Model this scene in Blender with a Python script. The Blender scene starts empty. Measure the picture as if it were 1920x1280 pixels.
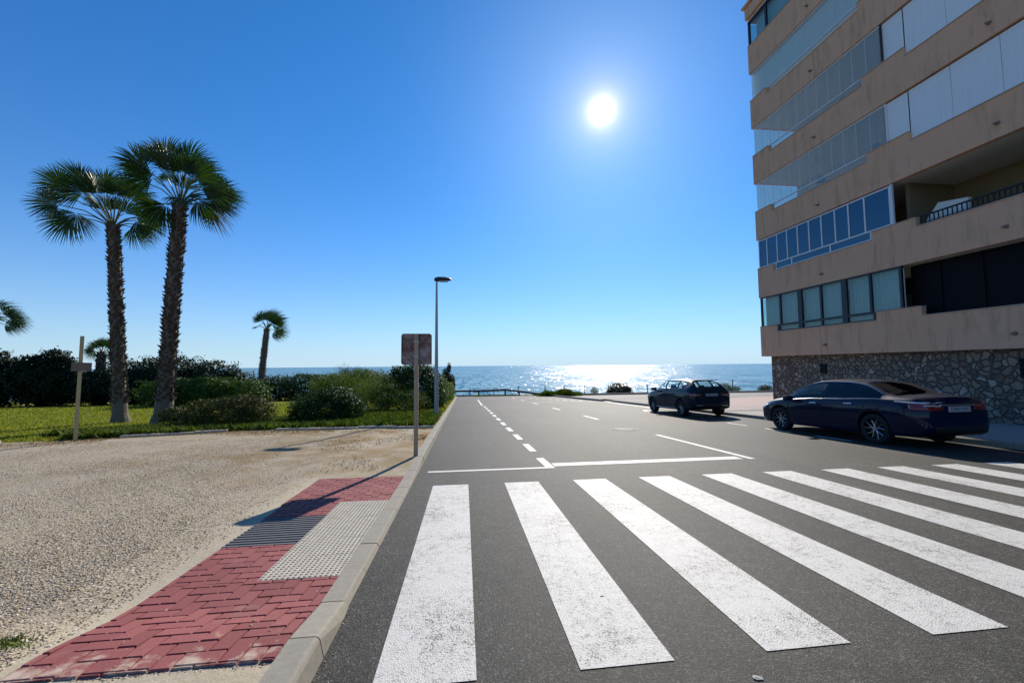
import bpy, bmesh, math, random
import numpy as np
from mathutils import Vector, Matrix
from mathutils.bvhtree import BVHTree
R = math.radians
rng = np.random.default_rng(7)
random.seed(7)
sc = bpy.context.scene
col = sc.collection

# ------------------------------------------------------------------ helpers
SL, CS = -0.0447, -0.00115            # the street falls towards the sea
def gz(x, y): return SL * y + CS * x
def sstep(a, b, v):
    t = np.clip((v - a) / (b - a), 0, 1); return t * t * (3 - 2 * t)
def hk(y):                            # kerb upstand: dropped at the crossing
    return 0.03 + .09 * sstep(6.0, 8.5, y) + .085 * sstep(3.0, 2.3, y)

class MB:
    def __init__(s): s.v = []; s.f = []; s.m = []
    def add(s, vs, fs, mi=0):
        o = len(s.v); s.v.extend([tuple(p) for p in vs])
        for f in fs: s.f.append(tuple(i + o for i in f)); s.m.append(mi)
    def box(s, x0, x1, y0, y1, z0, z1, mi=0, M=None):
        vs = [(x, y, z) for z in (z0, z1) for y in (y0, y1) for x in (x0, x1)]
        if M is not None: vs = [M @ Vector(p) for p in vs]
        s.add(vs, [(0, 2, 3, 1), (4, 5, 7, 6), (0, 1, 5, 4), (2, 6, 7, 3), (0, 4, 6, 2), (1, 3, 7, 5)], mi)
    def bbox(s, x0, x1, y0, y1, z0, z1, b=.01, mi=0):      # box with bevelled long edges
        bm = bmesh.new()
        bmesh.ops.create_cube(bm, size=1)
        for v in bm.verts:
            v.co = Vector(((x0 + x1) / 2 + v.co.x * (x1 - x0), (y0 + y1) / 2 + v.co.y * (y1 - y0), (z0 + z1) / 2 + v.co.z * (z1 - z0)))
        bmesh.ops.bevel(bm, geom=list(bm.edges), offset=b, segments=2, affect='EDGES', profile=.6)
        bm.verts.index_update()
        s.add([v.co.copy() for v in bm.verts], [[v.index for v in f.verts] for f in bm.faces], mi); bm.free()
    def tube(s, pts, rad, n=8, mi=0, cap=True):
        pts = [Vector(p) for p in pts]
        if not hasattr(rad, '__len__'): rad = [rad] * len(pts)
        o = []; up = Vector((0, 0, 1)); vs = []
        for i, p in enumerate(pts):
            d = (pts[min(i + 1, len(pts) - 1)] - pts[max(i - 1, 0)]).normalized()
            a = d.cross(up)
            if a.length < 1e-3: a = d.cross(Vector((1, 0, 0)))
            a.normalize(); b = a.cross(d).normalized()
            for k in range(n):
                t = 2 * math.pi * k / n
                vs.append(p + (a * math.cos(t) + b * math.sin(t)) * rad[i])
        fs = []
        for i in range(len(pts) - 1):
            for k in range(n):
                fs.append((i * n + k, i * n + (k + 1) % n, (i + 1) * n + (k + 1) % n, (i + 1) * n + k))
        if cap: fs.append(tuple(range(n - 1, -1, -1))); fs.append(tuple((len(pts) - 1) * n + k for k in range(n)))
        s.add(vs, fs, mi)
    def build(s, name, mats, parent=None, smooth=False, ang=None):
        me = bpy.data.meshes.new(name); me.from_pydata(s.v, [], s.f)
        if not isinstance(mats, (list, tuple)): mats = [mats]
        for m in mats: me.materials.append(m)
        if len(mats) > 1: me.polygons.foreach_set('material_index', s.m)
        if smooth or ang:
            me.polygons.foreach_set('use_smooth', [True] * len(me.polygons))
            if ang: me.set_sharp_from_angle(angle=R(ang))
        me.update()
        o = bpy.data.objects.new(name, me); col.objects.link(o)
        if parent is not None: o.parent = parent
        return o
def npmesh(name, V, F, mat, parent=None, smooth=False):
    V = np.asarray(V, dtype=np.float32); F = np.asarray(F, dtype=np.int32)
    me = bpy.data.meshes.new(name); k = F.shape[1]
    me.vertices.add(len(V)); me.vertices.foreach_set('co', V.ravel())
    me.loops.add(F.size); me.loops.foreach_set('vertex_index', F.ravel())
    me.polygons.add(len(F)); me.polygons.foreach_set('loop_start', np.arange(0, F.size, k, dtype=np.int32))
    try: me.polygons.foreach_set('loop_total', np.full(len(F), k, dtype=np.int32))
    except Exception: pass
    me.materials.append(mat); me.update(calc_edges=True); me.validate()
    if smooth: me.polygons.foreach_set('use_smooth', [True] * len(me.polygons))
    o = bpy.data.objects.new(name, me); col.objects.link(o)
    if parent is not None: o.parent = parent
    return o
def tag(o, label=None, cat=None, group=None, kind=None):
    if label: o['label'] = label
    if cat: o['category'] = cat
    if group: o['group'] = group
    if kind: o['kind'] = kind
    return o
def thing(name, loc, label, cat, group=None, rz=0):
    o = bpy.data.objects.new(name, None); col.objects.link(o); o.location = loc; o.rotation_euler = (0, 0, rz)
    o.empty_display_size = .3
    return tag(o, label, cat, group)
def reparent(o, root):                # geometry was made in world space: keep it there
    o.parent = root; o.matrix_parent_inverse = Matrix.LocRotScale(root.location, root.rotation_euler, None).inverted()
    return o
def sheet(name, xs, ys, hfun, mat, kind='structure'):
    X, Y = np.meshgrid(xs, ys); Z = gz(X, Y) + hfun(X, Y)
    nx = len(xs); V = np.stack([X.ravel(), Y.ravel(), Z.ravel()], 1)
    i, j = np.meshgrid(np.arange(nx - 1), np.arange(len(ys) - 1)); a = (j * nx + i).ravel()
    o = npmesh(name, V, np.stack([a, a + 1, a + nx + 1, a + nx], 1), mat, smooth=True)
    if kind: o['kind'] = kind
    return o

# ------------------------------------------------------------------ node helpers
def newmat(name):
    m = bpy.data.materials.new(name); m.use_nodes = True
    nt = m.node_tree; nt.nodes.clear()
    out = nt.nodes.new('ShaderNodeOutputMaterial'); b = nt.nodes.new('ShaderNodeBsdfPrincipled')
    nt.links.new(b.outputs[0], out.inputs[0]); return m, nt, b, out
def N(nt, t, **kw):
    n = nt.nodes.new('ShaderNode' + t)
    for k, v in kw.items():
        if k in n.inputs: n.inputs[k].default_value = v
        else: setattr(n, k, v)
    return n
def coords(nt, scale=(1, 1, 1)):
    g = N(nt, 'NewGeometry'); mp = N(nt, 'Mapping'); mp.inputs['Scale'].default_value = scale
    nt.links.new(g.outputs['Position'], mp.inputs['Vector']); return mp.outputs[0]
def noise(nt, vec, scale, detail=4, rough=.6):
    n = N(nt, 'TexNoise'); n.inputs['Scale'].default_value = scale; n.inputs['Detail'].default_value = detail; n.inputs['Roughness'].default_value = rough
    nt.links.new(vec, n.inputs['Vector']); return n.outputs['Fac']
def ramp(nt, fac, stops):
    r = N(nt, 'ValToRGB'); e = r.color_ramp.elements
    while len(e) < len(stops): e.new(.5)
    for el, (p, c) in zip(e, stops):
        el.position = p; el.color = (c, c, c, 1) if not hasattr(c, '__len__') else (*c, 1)
    nt.links.new(fac, r.inputs[0]); return r.outputs[0]
def mix(nt, fac, a, b, blend='MIX'):
    n = N(nt, 'MixRGB', blend_type=blend)
    for s, v in zip(n.inputs, (fac, a, b)):
        if hasattr(v, 'is_linked'): nt.links.new(v, s)
        elif hasattr(v, '__len__'): s.default_value = (*v, 1)
        else: s.default_value = v
    return n.outputs[0]
def math_(nt, op, a, b=None, c=None):
    n = N(nt, 'Math', operation=op)
    for s, v in zip(n.inputs, (a, b, c)):
        if v is None: continue
        if hasattr(v, 'is_linked'): nt.links.new(v, s)
        else: s.default_value = v
    return n.outputs[0]
def bump(nt, b, h, strength=.5, dist=.01):
    n = N(nt, 'Bump'); n.inputs['Strength'].default_value = strength; n.inputs['Distance'].default_value = dist
    nt.links.new(h, n.inputs['Height']); nt.links.new(n.outputs[0], b.inputs['Normal'])
def simple(name, c, rough=.6, metal=0, var=.15, vs=8, bs=0, bd=.005, spec=.5, coat=0):
    m, nt, b, o = newmat(name); v = coords(nt)
    f = noise(nt, v, vs, 5)
    nt.links.new(mix(nt, f, [x * (1 - var) for x in c], [min(1, x * (1 + var)) for x in c]), b.inputs['Base Color'])
    b.inputs['Roughness'].default_value = rough; b.inputs['Metallic'].default_value = metal
    b.inputs['Specular IOR Level'].default_value = spec; b.inputs['Coat Weight'].default_value = coat
    if bs: bump(nt, b, noise(nt, v, bs, 4), .6, bd)
    return m
def leafmat(name, c1, c2, trans=.35, rough=.5, tint=(1.25, 1.35, .6), spec=.4, dead=None):
    m, nt, b, out = newmat(name)
    g = N(nt, 'NewGeometry'); f = g.outputs['Random Per Island']
    c = ramp(nt, f, [(0, c1), (1, c2)] if dead is None else [(0, dead), (.12, c1), (1, c2)])
    nt.links.new(c, b.inputs['Base Color']); b.inputs['Roughness'].default_value = rough; b.inputs['Specular IOR Level'].default_value = spec
    t = N(nt, 'BsdfTranslucent'); nt.links.new(mix(nt, 1, c, tint, 'MULTIPLY'), t.inputs[0])
    ms = N(nt, 'MixShader'); ms.inputs[0].default_value = trans
    nt.links.new(b.outputs[0], ms.inputs[1]); nt.links.new(t.outputs[0], ms.inputs[2]); nt.links.new(ms.outputs[0], out.inputs[0])
    return m
def glassmat(name, tint=(1, 1, 1), ior=1.5, refl=(1, 1, 1), dust_haze=0):
    m, nt, b, out = newmat(name); nt.nodes.remove(b)
    t = N(nt, 'BsdfTransparent'); t.inputs[0].default_value = (*tint, 1)
    g = N(nt, 'BsdfGlossy'); g.inputs['Roughness'].default_value = .02; g.inputs[0].default_value = (*refl, 1)
    lw = N(nt, 'LayerWeight'); lw.inputs[0].default_value = .5; f0 = ((ior - 1) / (ior + 1)) ** 2
    fr = math_(nt, 'MULTIPLY_ADD', math_(nt, 'POWER', lw.outputs['Facing'], 5), 1 - f0, f0)
    ms = N(nt, 'MixShader'); nt.links.new(fr, ms.inputs[0]); nt.links.new(t.outputs[0], ms.inputs[1]); nt.links.new(g.outputs[0], ms.inputs[2])
    o = ms.outputs[0]
    if dust_haze:
        df = N(nt, 'BsdfDiffuse'); df.inputs[0].default_value = (.80, .82, .80, 1); m2 = N(nt, 'MixShader')  # diffuse white mixed into the glass as a painted bright haze
        v = coords(nt, (1, 1, .03)); nt.links.new(ramp(nt, noise(nt, v, 5, 3, .5), [(.3, dust_haze * .75), (.75, dust_haze * 1.25)]), m2.inputs[0])
        nt.links.new(o, m2.inputs[1]); nt.links.new(df.outputs[0], m2.inputs[2]); o = m2.outputs[0]
    nt.links.new(o, out.inputs[0]); return m

# ------------------------------------------------------------------ materials
def asphalt_color(nt, v):
    agg = N(nt, 'TexVoronoi'); agg.inputs['Scale'].default_value = 115; nt.links.new(v, agg.inputs['Vector'])
    sep = N(nt, 'SeparateColor'); nt.links.new(agg.outputs['Color'], sep.inputs[0])
    fine = ramp(nt, sep.outputs[0], [(0, .013), (.55, .031), (.9, .058), (1, .12)])
    mid = noise(nt, v, 9, 6, .7)
    big = noise(nt, v, .35, 4, .55)
    c = mix(nt, 1, fine, ramp(nt, mid, [(.3, .62), (.7, 1.3)]), 'MULTIPLY')
    c = mix(nt, 1, c, ramp(nt, big, [(.3, (.8, .8, .8)), (.7, (1.3, 1.28, 1.22))]), 'MULTIPLY')
    vs = N(nt, 'Mapping'); vs.inputs['Scale'].default_value = (1, .06, 1); nt.links.new(v, vs.inputs['Vector'])
    tr = noise(nt, vs.outputs[0], .8, 3, .6)          # wheel tracks along the street
    c = mix(nt, 1, c, ramp(nt, tr, [(.35, (.84, .82, .77)), (.65, (1.28, 1.22, 1.1))]), 'MULTIPLY')
    return c, agg.outputs['Distance'], mid
M = {}
m, nt, b, o = newmat('asphalt'); v = coords(nt)
c, hgt, mid = asphalt_color(nt, v)
crk = N(nt, 'TexVoronoi', feature='DISTANCE_TO_EDGE'); crk.inputs['Scale'].default_value = .55
wv = mix(nt, .12, v, N(nt, 'TexNoise', Scale=3.0).outputs['Color'], 'ADD'); nt.links.new(wv, crk.inputs['Vector'])
c = mix(nt, ramp(nt, crk.outputs['Distance'], [(0, .45), (.006, 0)]), c, (.012, .012, .012))
sx = N(nt, 'SeparateXYZ'); nt.links.new(v, sx.inputs[0])
c = mix(nt, ramp(nt, noise(nt, v, .9, 5, .75), [(.60, 0), (.72, .55)]), c, (.020, .019, .018))        # oil stains and patches
seam = math_(nt, 'ABSOLUTE', math_(nt, 'SUBTRACT', math_(nt, 'ADD', sx.outputs[0], math_(nt, 'MULTIPLY', noise(nt, v, .5, 4), .35)), 5.85))
c = mix(nt, ramp(nt, seam, [(.03, .7), (.14, 0)]), c, (.025, .024, .022))        # tarred joint beside the centre line
nt.links.new(c, b.inputs['Base Color']); b.inputs['Roughness'].default_value = .72; b.inputs['Specular IOR Level'].default_value = .30
bump(nt, b, math_(nt, 'ADD', hgt, noise(nt, v, 45, 3)), .45, .004); M['asphalt'] = m

def paintmat(name, wear):
    m, nt, b, o = newmat(name); v = coords(nt)
    c, hgt, mid = asphalt_color(nt, v)
    n1 = noise(nt, v, 85, 5, .85); n2 = noise(nt, v, 2.2, 5, .6); n3 = noise(nt, v, 16, 4, .7)
    w = math_(nt, 'ADD', math_(nt, 'MULTIPLY', n1, .8), math_(nt, 'ADD', math_(nt, 'MULTIPLY', n2, .22), math_(nt, 'MULTIPLY', n3, .22)))
    ck = N(nt, 'TexVoronoi', feature='DISTANCE_TO_EDGE'); ck.inputs['Scale'].default_value = 7
    nt.links.new(mix(nt, .1, v, N(nt, 'TexNoise', Scale=14.0, Detail=5.0).outputs['Color'], 'ADD'), ck.inputs['Vector'])
    line = ramp(nt, ck.outputs['Distance'], [(0, .035), (.03, 0)])
    f = ramp(nt, math_(nt, 'SUBTRACT', w, line), [(wear - .035, 1), (wear + .02, 0)])
    white = mix(nt, n3, (.50, .485, .455), (.63, .61, .575))
    nt.links.new(mix(nt, f, white, c), b.inputs['Base Color']); b.inputs['Roughness'].default_value = .6
    bump(nt, b, math_(nt, 'ADD', n1, hgt), .5, .005); return m
M['zebra'] = paintmat('zebra_paint', .564); M['paint'] = paintmat('line_paint', .50)
M['oldpaint'] = paintmat('faded_paint', .60)

m, nt, b, o = newmat('gravel'); v = coords(nt)
vo = N(nt, 'TexVoronoi'); vo.inputs['Scale'].default_value = 55; nt.links.new(v, vo.inputs['Vector'])
sp = N(nt, 'SeparateColor'); nt.links.new(vo.outputs['Color'], sp.inputs[0])
st = ramp(nt, sp.outputs[0], [(0, (.31, .25, .17)), (.5, (.44, .37, .265)), (.85, (.55, .475, .36)), (1, (.68, .62, .50))])
c = mix(nt, ramp(nt, vo.outputs['Distance'], [(.35, 0), (.75, .55)]), st, (.20, .15, .10))  # gaps between stones coloured darker to stand for their shade
sand = mix(nt, noise(nt, v, 60, 4), (.42, .36, .26), (.56, .49, .37))
sx = N(nt, 'SeparateXYZ'); nt.links.new(v, sx.inputs[0])
edge = math_(nt, 'ADD', sx.outputs[0], math_(nt, 'MULTIPLY', noise(nt, v, 2.4, 5, .7), .9))
c = mix(nt, math_(nt, 'MULTIPLY', ramp(nt, math_(nt, 'MULTIPLY', sx.outputs[1], .05), [(.335, 1), (.365, .12)]), ramp(nt, math_(nt, 'MULTIPLY_ADD', edge, .5, 1.5), [(.46, 0), (.56, .9)])), c, sand)
big = noise(nt, v, .9, 5, .6)
c = mix(nt, ramp(nt, big, [(.45, 0), (.62, .75)]), c, mix(nt, noise(nt, v, 30, 4), (.33, .28, .205), (.48, .42, .325)))
dry = math_(nt, 'MULTIPLY', ramp(nt, math_(nt, 'MULTIPLY', sx.outputs[1], .05), [(.30, .1), (.38, .8), (.56, .8), (.64, 1)]), ramp(nt, noise(nt, v, 1.3, 6, .65), [(.42, 0), (.58, 1)]))
dry = math_(nt, 'MULTIPLY', dry, ramp(nt, math_(nt, 'MULTIPLY_ADD', sx.outputs[0], .1, 1), [(.25, .22), (.62, 1)]))
c = mix(nt, dry, c, mix(nt, noise(nt, v, 25, 4), (.17, .11, .045), (.36, .25, .12)))
nt.links.new(c, b.inputs['Base Color']); b.inputs['Roughness'].default_value = .95; b.inputs['Specular IOR Level'].default_value = .15
bump(nt, b, math_(nt, 'ADD', math_(nt, 'MULTIPLY', vo.outputs['Distance'], math_(nt, 'SUBTRACT', ramp(nt, math_(nt, 'MULTIPLY_ADD', edge, .5, 1.5), [(.46, 0), (.56, .92)]), 1)), noise(nt, v, 22, 7, .75)), .7, .012); M['gravel'] = m
m, nt, b, o = newmat('pebble'); g = N(nt, 'NewGeometry')
nt.links.new(ramp(nt, g.outputs['Random Per Island'], [(0, (.27, .21, .14)), (.35, (.38, .31, .22)), (.75, (.48, .41, .31)), (1, (.70, .64, .54))]), b.inputs['Base Color'])
b.inputs['Roughness'].default_value = .85; b.inputs['Specular IOR Level'].default_value = .25; M['pebble'] = m

m, nt, b, o = newmat('red_paver'); g = N(nt, 'NewGeometry'); v = coords(nt)
c = ramp(nt, g.outputs['Random Per Island'], [(0, (.225, .055, .052)), (1, (.30, .084, .078))])
c = mix(nt, 1, c, ramp(nt, noise(nt, v, 160, 3, .8), [(.3, .72), (.7, 1.25)]), 'MULTIPLY')
sx = N(nt, 'SeparateXYZ'); nt.links.new(v, sx.inputs[0])
dust_haze = math_(nt, 'MULTIPLY_ADD', noise(nt, v, 5, 6, .7), .85, math_(nt, 'MULTIPLY', sx.outputs[1], -.46))
c = mix(nt, ramp(nt, math_(nt, 'ADD', dust_haze, 1.02), [(.40, 0), (.52, .85)]), c, (.58, .47, .36))
c = mix(nt, ramp(nt, noise(nt, v, 3, 6, .7), [(.58, 0), (.8, .3)]), c, (.50, .36, .28))
nt.links.new(c, b.inputs['Base Color']); b.inputs['Roughness'].default_value = .85; bump(nt, b, noise(nt, v, 220, 3, .8), .35, .003); M['paver'] = m
M['joint'] = simple('paver_joint', (.34, .25, .19), .95, var=.4, vs=60)
M['tactile'] = simple('tactile_concrete', (.50, .45, .36), .85, var=.3, vs=14, bs=180, bd=.002)
m, nt, b, o = newmat('ribbed_concrete'); v = coords(nt)
sx = N(nt, 'SeparateXYZ'); nt.links.new(v, sx.inputs[0])
nt.links.new(mix(nt, noise(nt, v, 40, 4), (.085, .085, .09), (.17, .165, .16)), b.inputs['Base Color']); b.inputs['Roughness'].default_value = .8; M['ribbed'] = m
M['kerb'] = simple('kerb_concrete', (.29, .265, .215), .88, var=.28, vs=26, bs=140, bd=.003)
M['edging'] = simple('edging_concrete', (.43, .38, .30), .9, var=.3, vs=9, bs=60, bd=.01)
M['dirt'] = simple('bare_soil', (.20, .15, .09), .95, var=.4, vs=3, bs=20, bd=.02)
M['pinkpave'] = simple('pink_paving', (.33, .245, .215), .85, var=.25, vs=2.5, bs=40, bd=.004)
M['walk'] = simple('side_pavement', (.33, .30, .27), .85, var=.2, vs=3, bs=60, bd=.004)
M['far_asphalt'] = simple('worn_asphalt', (.15, .142, .128), .8, var=.25, vs=.9, bs=30, bd=.004)

m, nt, b, o = newmat('lawn'); v = coords(nt)
c = mix(nt, noise(nt, v, 40, 5, .75), (.11, .13, .012), (.29, .29, .045))
c = mix(nt, 1, c, ramp(nt, noise(nt, v, .7, 5, .6), [(.3, (.70, .78, .6)), (.7, (1.35, 1.2, 1.1))]), 'MULTIPLY')
nt.links.new(c, b.inputs['Base Color']); b.inputs['Roughness'].default_value = .9; b.inputs['Specular IOR Level'].default_value = .1
bump(nt, b, noise(nt, v, 30, 5, .8), 1, .05); M['lawn'] = m
M['grass'] = leafmat('grass_blade', (.13, .155, .014), (.32, .33, .05), .45, .6, spec=.2, dead=(.26, .20, .09))
M['drygrass'] = leafmat('dry_grass', (.22, .15, .06), (.40, .30, .14), .35, .7, (1.1, 1, .8), spec=.2, dead=(.12, .13, .03))
M['iceplant'] = leafmat('ice_plant', (.045, .085, .014), (.14, .185, .035), .3, .4, spec=.4)
M['bushdark'] = leafmat('dark_leaf', (.010, .032, .006), (.040, .085, .016), .25, .55, spec=.2)
M['bushgreen'] = leafmat('green_leaf', (.022, .058, .008), (.070, .135, .020), .32, .55, spec=.2)
M['bushbrown'] = leafmat('olive_leaf', (.020, .028, .007), (.080, .090, .022), .25, .55, spec=.2)
M['heath'] = leafmat('feathery_leaf', (.048, .085, .010), (.115, .165, .022), .4, .6, spec=.2)
M['farhedge'] = leafmat('far_leaf', (.008, .020, .010), (.026, .046, .016), .16, .55, spec=.2)
M['twig'] = simple('twig_bark', (.075, .055, .04), .9, var=.3, vs=20)
M['frond'] = leafmat('palm_frond', (.018, .042, .010), (.045, .085, .016), .30, .38, (1.2, 1.5, .5), spec=.5)
M['deadfrond'] = leafmat('dead_frond', (.075, .048, .026), (.15, .10, .055), .25, .7, (1.1, 1, .8), spec=.2)
M['petiole'] = simple('palm_petiole', (.10, .12, .04), .45, var=.2)
M['palmtrunk'] = simple('palm_boots', (.085, .062, .045), .85, var=.55, vs=16, bs=50, bd=.01, spec=.3)
M['palmbase'] = simple('palm_base_bark', (.15, .12, .09), .9, var=.4, vs=14, bs=40, bd=.01)

m, nt, b, o = newmat('stone_wall'); v = coords(nt, (0, 1, 1))
nw = N(nt, 'TexNoise', Scale=1.5, Detail=4.0); nt.links.new(v, nw.inputs['Vector'])
vv = mix(nt, .5, v, nw.outputs['Color'], 'ADD')
e = N(nt, 'TexVoronoi', feature='DISTANCE_TO_EDGE'); e.inputs['Scale'].default_value = 5.0; nt.links.new(vv, e.inputs['Vector'])
vc = N(nt, 'TexVoronoi'); vc.inputs['Scale'].default_value = 5.0; nt.links.new(vv, vc.inputs['Vector'])
sp = N(nt, 'SeparateColor'); nt.links.new(vc.outputs['Color'], sp.inputs[0])
c = ramp(nt, sp.outputs[1], [(0, (.17, .125, .095)), (.4, (.25, .19, .145)), (.75, (.32, .25, .19)), (1, (.44, .37, .29))])
c = mix(nt, 1, c, ramp(nt, noise(nt, v, 9, 6, .7), [(.3, .7), (.7, 1.25)]), 'MULTIPLY')
c = mix(nt, ramp(nt, e.outputs['Distance'], [(.03, 1), (.07, 0)]), c, (.12, .10, .08))
nt.links.new(c, b.inputs['Base Color']); b.inputs['Roughness'].default_value = .9; b.inputs['Specular IOR Level'].default_value = .2
bump(nt, b, ramp(nt, e.outputs['Distance'], [(.02, 0), (.11, 1)]), 1, .05); M['stone'] = m

m, nt, b, o = newmat('render_beige'); v = coords(nt)
c = mix(nt, noise(nt, v, 1.2, 6, .6), (.77, .41, .245), (.85, .49, .31))
vs = coords(nt, (1, 2.2, .35)); c = mix(nt, ramp(nt, noise(nt, vs, 2.0, 6, .7), [(.50, 0), (.68, .6)]), c, (.46, .27, .16))   # rain streaks
c = mix(nt, 1, c, ramp(nt, noise(nt, v, 90, 3, .8), [(.3, .85), (.7, 1.1)]), 'MULTIPLY')
nt.links.new(c, b.inputs['Base Color']); b.inputs['Roughness'].default_value = .92; b.inputs['Specular IOR Level'].default_value = .15
bump(nt, b, noise(nt, v, 90, 4, .8), .5, .006); M['beige'] = m
M['coping'] = simple('coping_tile', (.50, .36, .27), .8, var=.2, vs=5)
M['ceiling'] = simple('balcony_ceiling', (.74, .71, .64), .9, var=.08, vs=2)
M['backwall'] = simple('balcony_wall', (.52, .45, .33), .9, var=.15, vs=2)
M['shadedwall'] = simple('shaded_brown_wall', (.20, .155, .09), .9, var=.2, vs=2)  # darker brown copy of the balcony wall, interior shade put into its colour
M['floor_tile'] = simple('balcony_floor', (.40, .32, .25), .7, var=.15, vs=4)
M['whiteframe'] = simple('white_aluminium', (.78, .78, .78), .35, var=.04)
M['darkframe'] = simple('dark_aluminium', (.018, .017, .02), .4, var=.15)
m, nt, b, o = newmat('white_blind'); v = coords(nt, (1, 1, .04))
nt.links.new(mix(nt, noise(nt, v, 22, 3), (.76, .76, .76), (.93, .93, .92)), b.inputs['Base Color']); b.inputs['Roughness'].default_value = .8; M['screen'] = m
m, nt, b, o = newmat('pleated_curtain'); v = coords(nt, (1, 1, .05))
nt.links.new(mix(nt, noise(nt, v, 9, 4), (.62, .64, .60), (.86, .88, .84)), b.inputs['Base Color']); b.inputs['Roughness'].default_value = .9; M['curtain'] = m
M['clear'] = glassmat('clear_glass', (.92, .96, .93), 1.6, dust_haze=.17); M['blueglass'] = glassmat('blue_tinted_glass', (.05, .15, .24), 2.5, (.45, .70, .85))
M['smoke'] = glassmat('smoked_glass', (.76, .86, .85), 1.5)
M['black'] = simple('near_black', (.006, .006, .009), .6, var=.2, spec=.12)
M['lampshade'] = simple('dark_lampshade', (.05, .05, .055), .8)
M['iron'] = simple('black_iron', (.012, .012, .014), .5, metal=.3)
M['pipe'] = simple('clay_spout', (.30, .20, .14), .8)
m, nt, b, o = newmat('rusty_sheet'); v = coords(nt)
f = ramp(nt, noise(nt, v, 4.2, 8, .72), [(.42, 0), (.60, 1)])
c = mix(nt, f, mix(nt, noise(nt, v, 18, 5), (.30, .25, .225), (.42, .36, .33)), mix(nt, noise(nt, v, 25, 5), (.085, .035, .022), (.21, .085, .045)))
c = mix(nt, ramp(nt, noise(nt, v, 21, 3, .5), [(.66, 0), (.69, 1)]), c, (.03, .02, .018))
nt.links.new(c, b.inputs['Base Color']); b.inputs['Roughness'].default_value = .8; M['rust'] = m
M['post'] = simple('beige_post', (.42, .31, .20), .65, var=.2, vs=5)
M['wood'] = simple('weathered_wood', (.40, .34, .19), .85, var=.3, vs=9, bs=40)
M['board'] = simple('grey_board', (.16, .13, .105), .85, var=.35, vs=20)
M['lamppole'] = simple('galvanised_pole', (.42, .42, .41), .5, metal=.35, var=.12, vs=4)
M['lamphead'] = simple('dark_lamp_head', (.03, .03, .036), .4, var=.1)
M['lens'] = simple('lamp_lens', (.55, .56, .58), .2)
M['timber'] = simple('rail_timber', (.055, .046, .04), .9, var=.3, vs=7)
M['wirepost'] = simple('dark_post', (.05, .05, .055), .8)
M['manhole'] = simple('dusty_iron', (.30, .28, .25), .8, var=.5, vs=8, bs=60)
M['paper'] = simple('white_litter', (.42, .41, .38), .9)

m, nt, b, o = newmat('sea_water'); v = coords(nt, (1, .16, 1))
b.inputs['Base Color'].default_value = (.008, .10, .125, 1); b.inputs['Roughness'].default_value = .19; b.inputs['IOR'].default_value = 1.333; b.inputs['Specular IOR Level'].default_value = .34
acc = None
for s_, a_ in ((.08, .10), (.35, .20), (1.3, .26), (4.5, .22)):
    n = N(nt, 'TexNoise', Scale=s_, Detail=3.0); nt.links.new(v, n.inputs['Vector'])
    s1 = N(nt, 'VectorMath', operation='SUBTRACT'); nt.links.new(n.outputs['Color'], s1.inputs[0]); s1.inputs[1].default_value = (.5, .5, .5)
    s2 = N(nt, 'VectorMath', operation='MULTIPLY'); nt.links.new(s1.outputs[0], s2.inputs[0]); s2.inputs[1].default_value = (a_ * 4.2, a_ * 4.2, 0)
    if acc is None: acc = s2.outputs[0]
    else:
        ad = N(nt, 'VectorMath', operation='ADD'); nt.links.new(acc, ad.inputs[0]); nt.links.new(s2.outputs[0], ad.inputs[1]); acc = ad.outputs[0]
ad = N(nt, 'VectorMath', operation='ADD'); nt.links.new(acc, ad.inputs[0]); ad.inputs[1].default_value = (0, 0, 1)
nm = N(nt, 'VectorMath', operation='NORMALIZE'); nt.links.new(ad.outputs[0], nm.inputs[0]); nt.links.new(nm.outputs[0], b.inputs['Normal'])
M['sea'] = m

def carpaint(name, c):
    m, nt, b, o = newmat(name); b.inputs['Base Color'].default_value = (*c, 1)
    b.inputs['Metallic'].default_value = .0; b.inputs['Roughness'].default_value = .5; b.inputs['Specular IOR Level'].default_value = .08; b.inputs['Coat Weight'].default_value = .55; b.inputs['Coat Roughness'].default_value = .04
    return m
M['paintblue'] = carpaint('navy_paint', (.003, .006, .027)); M['painteal'] = carpaint('petrol_paint', (.004, .017, .028))
M['tyre'] = simple('tyre_rubber', (.012, .012, .013), .85); M['rim'] = simple('alloy', (.50, .50, .52), .3, metal=.9, var=.05); M['rimdark'] = simple('dark_alloy', (.02, .02, .022), .4, metal=.5)
M['chrome'] = simple('chrome', (.75, .76, .78), .12, metal=1, var=.02); M['plastic'] = simple('black_plastic', (.014, .014, .016), .6)
M['redlamp'] = simple('red_lamp', (.22, .006, .008), .12, coat=1); M['clearlamp'] = simple('clear_lamp', (.62, .64, .68), .1, coat=1)
M['lightglass'] = glassmat('light_car_glass', (.80, .88, .88), 1.45); M['carglass'] = glassmat('car_glass', (.60, .74, .74), 1.5); M['privacy'] = glassmat('privacy_glass', (.035, .04, .05), 1.5)
M['plate'] = simple('number_plate', (.42, .43, .44), .5, var=.05); M['plateink'] = simple('plate_ink', (.02, .02, .025), .6)
M['seat'] = simple('car_interior', (.018, .018, .02), .8)

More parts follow.
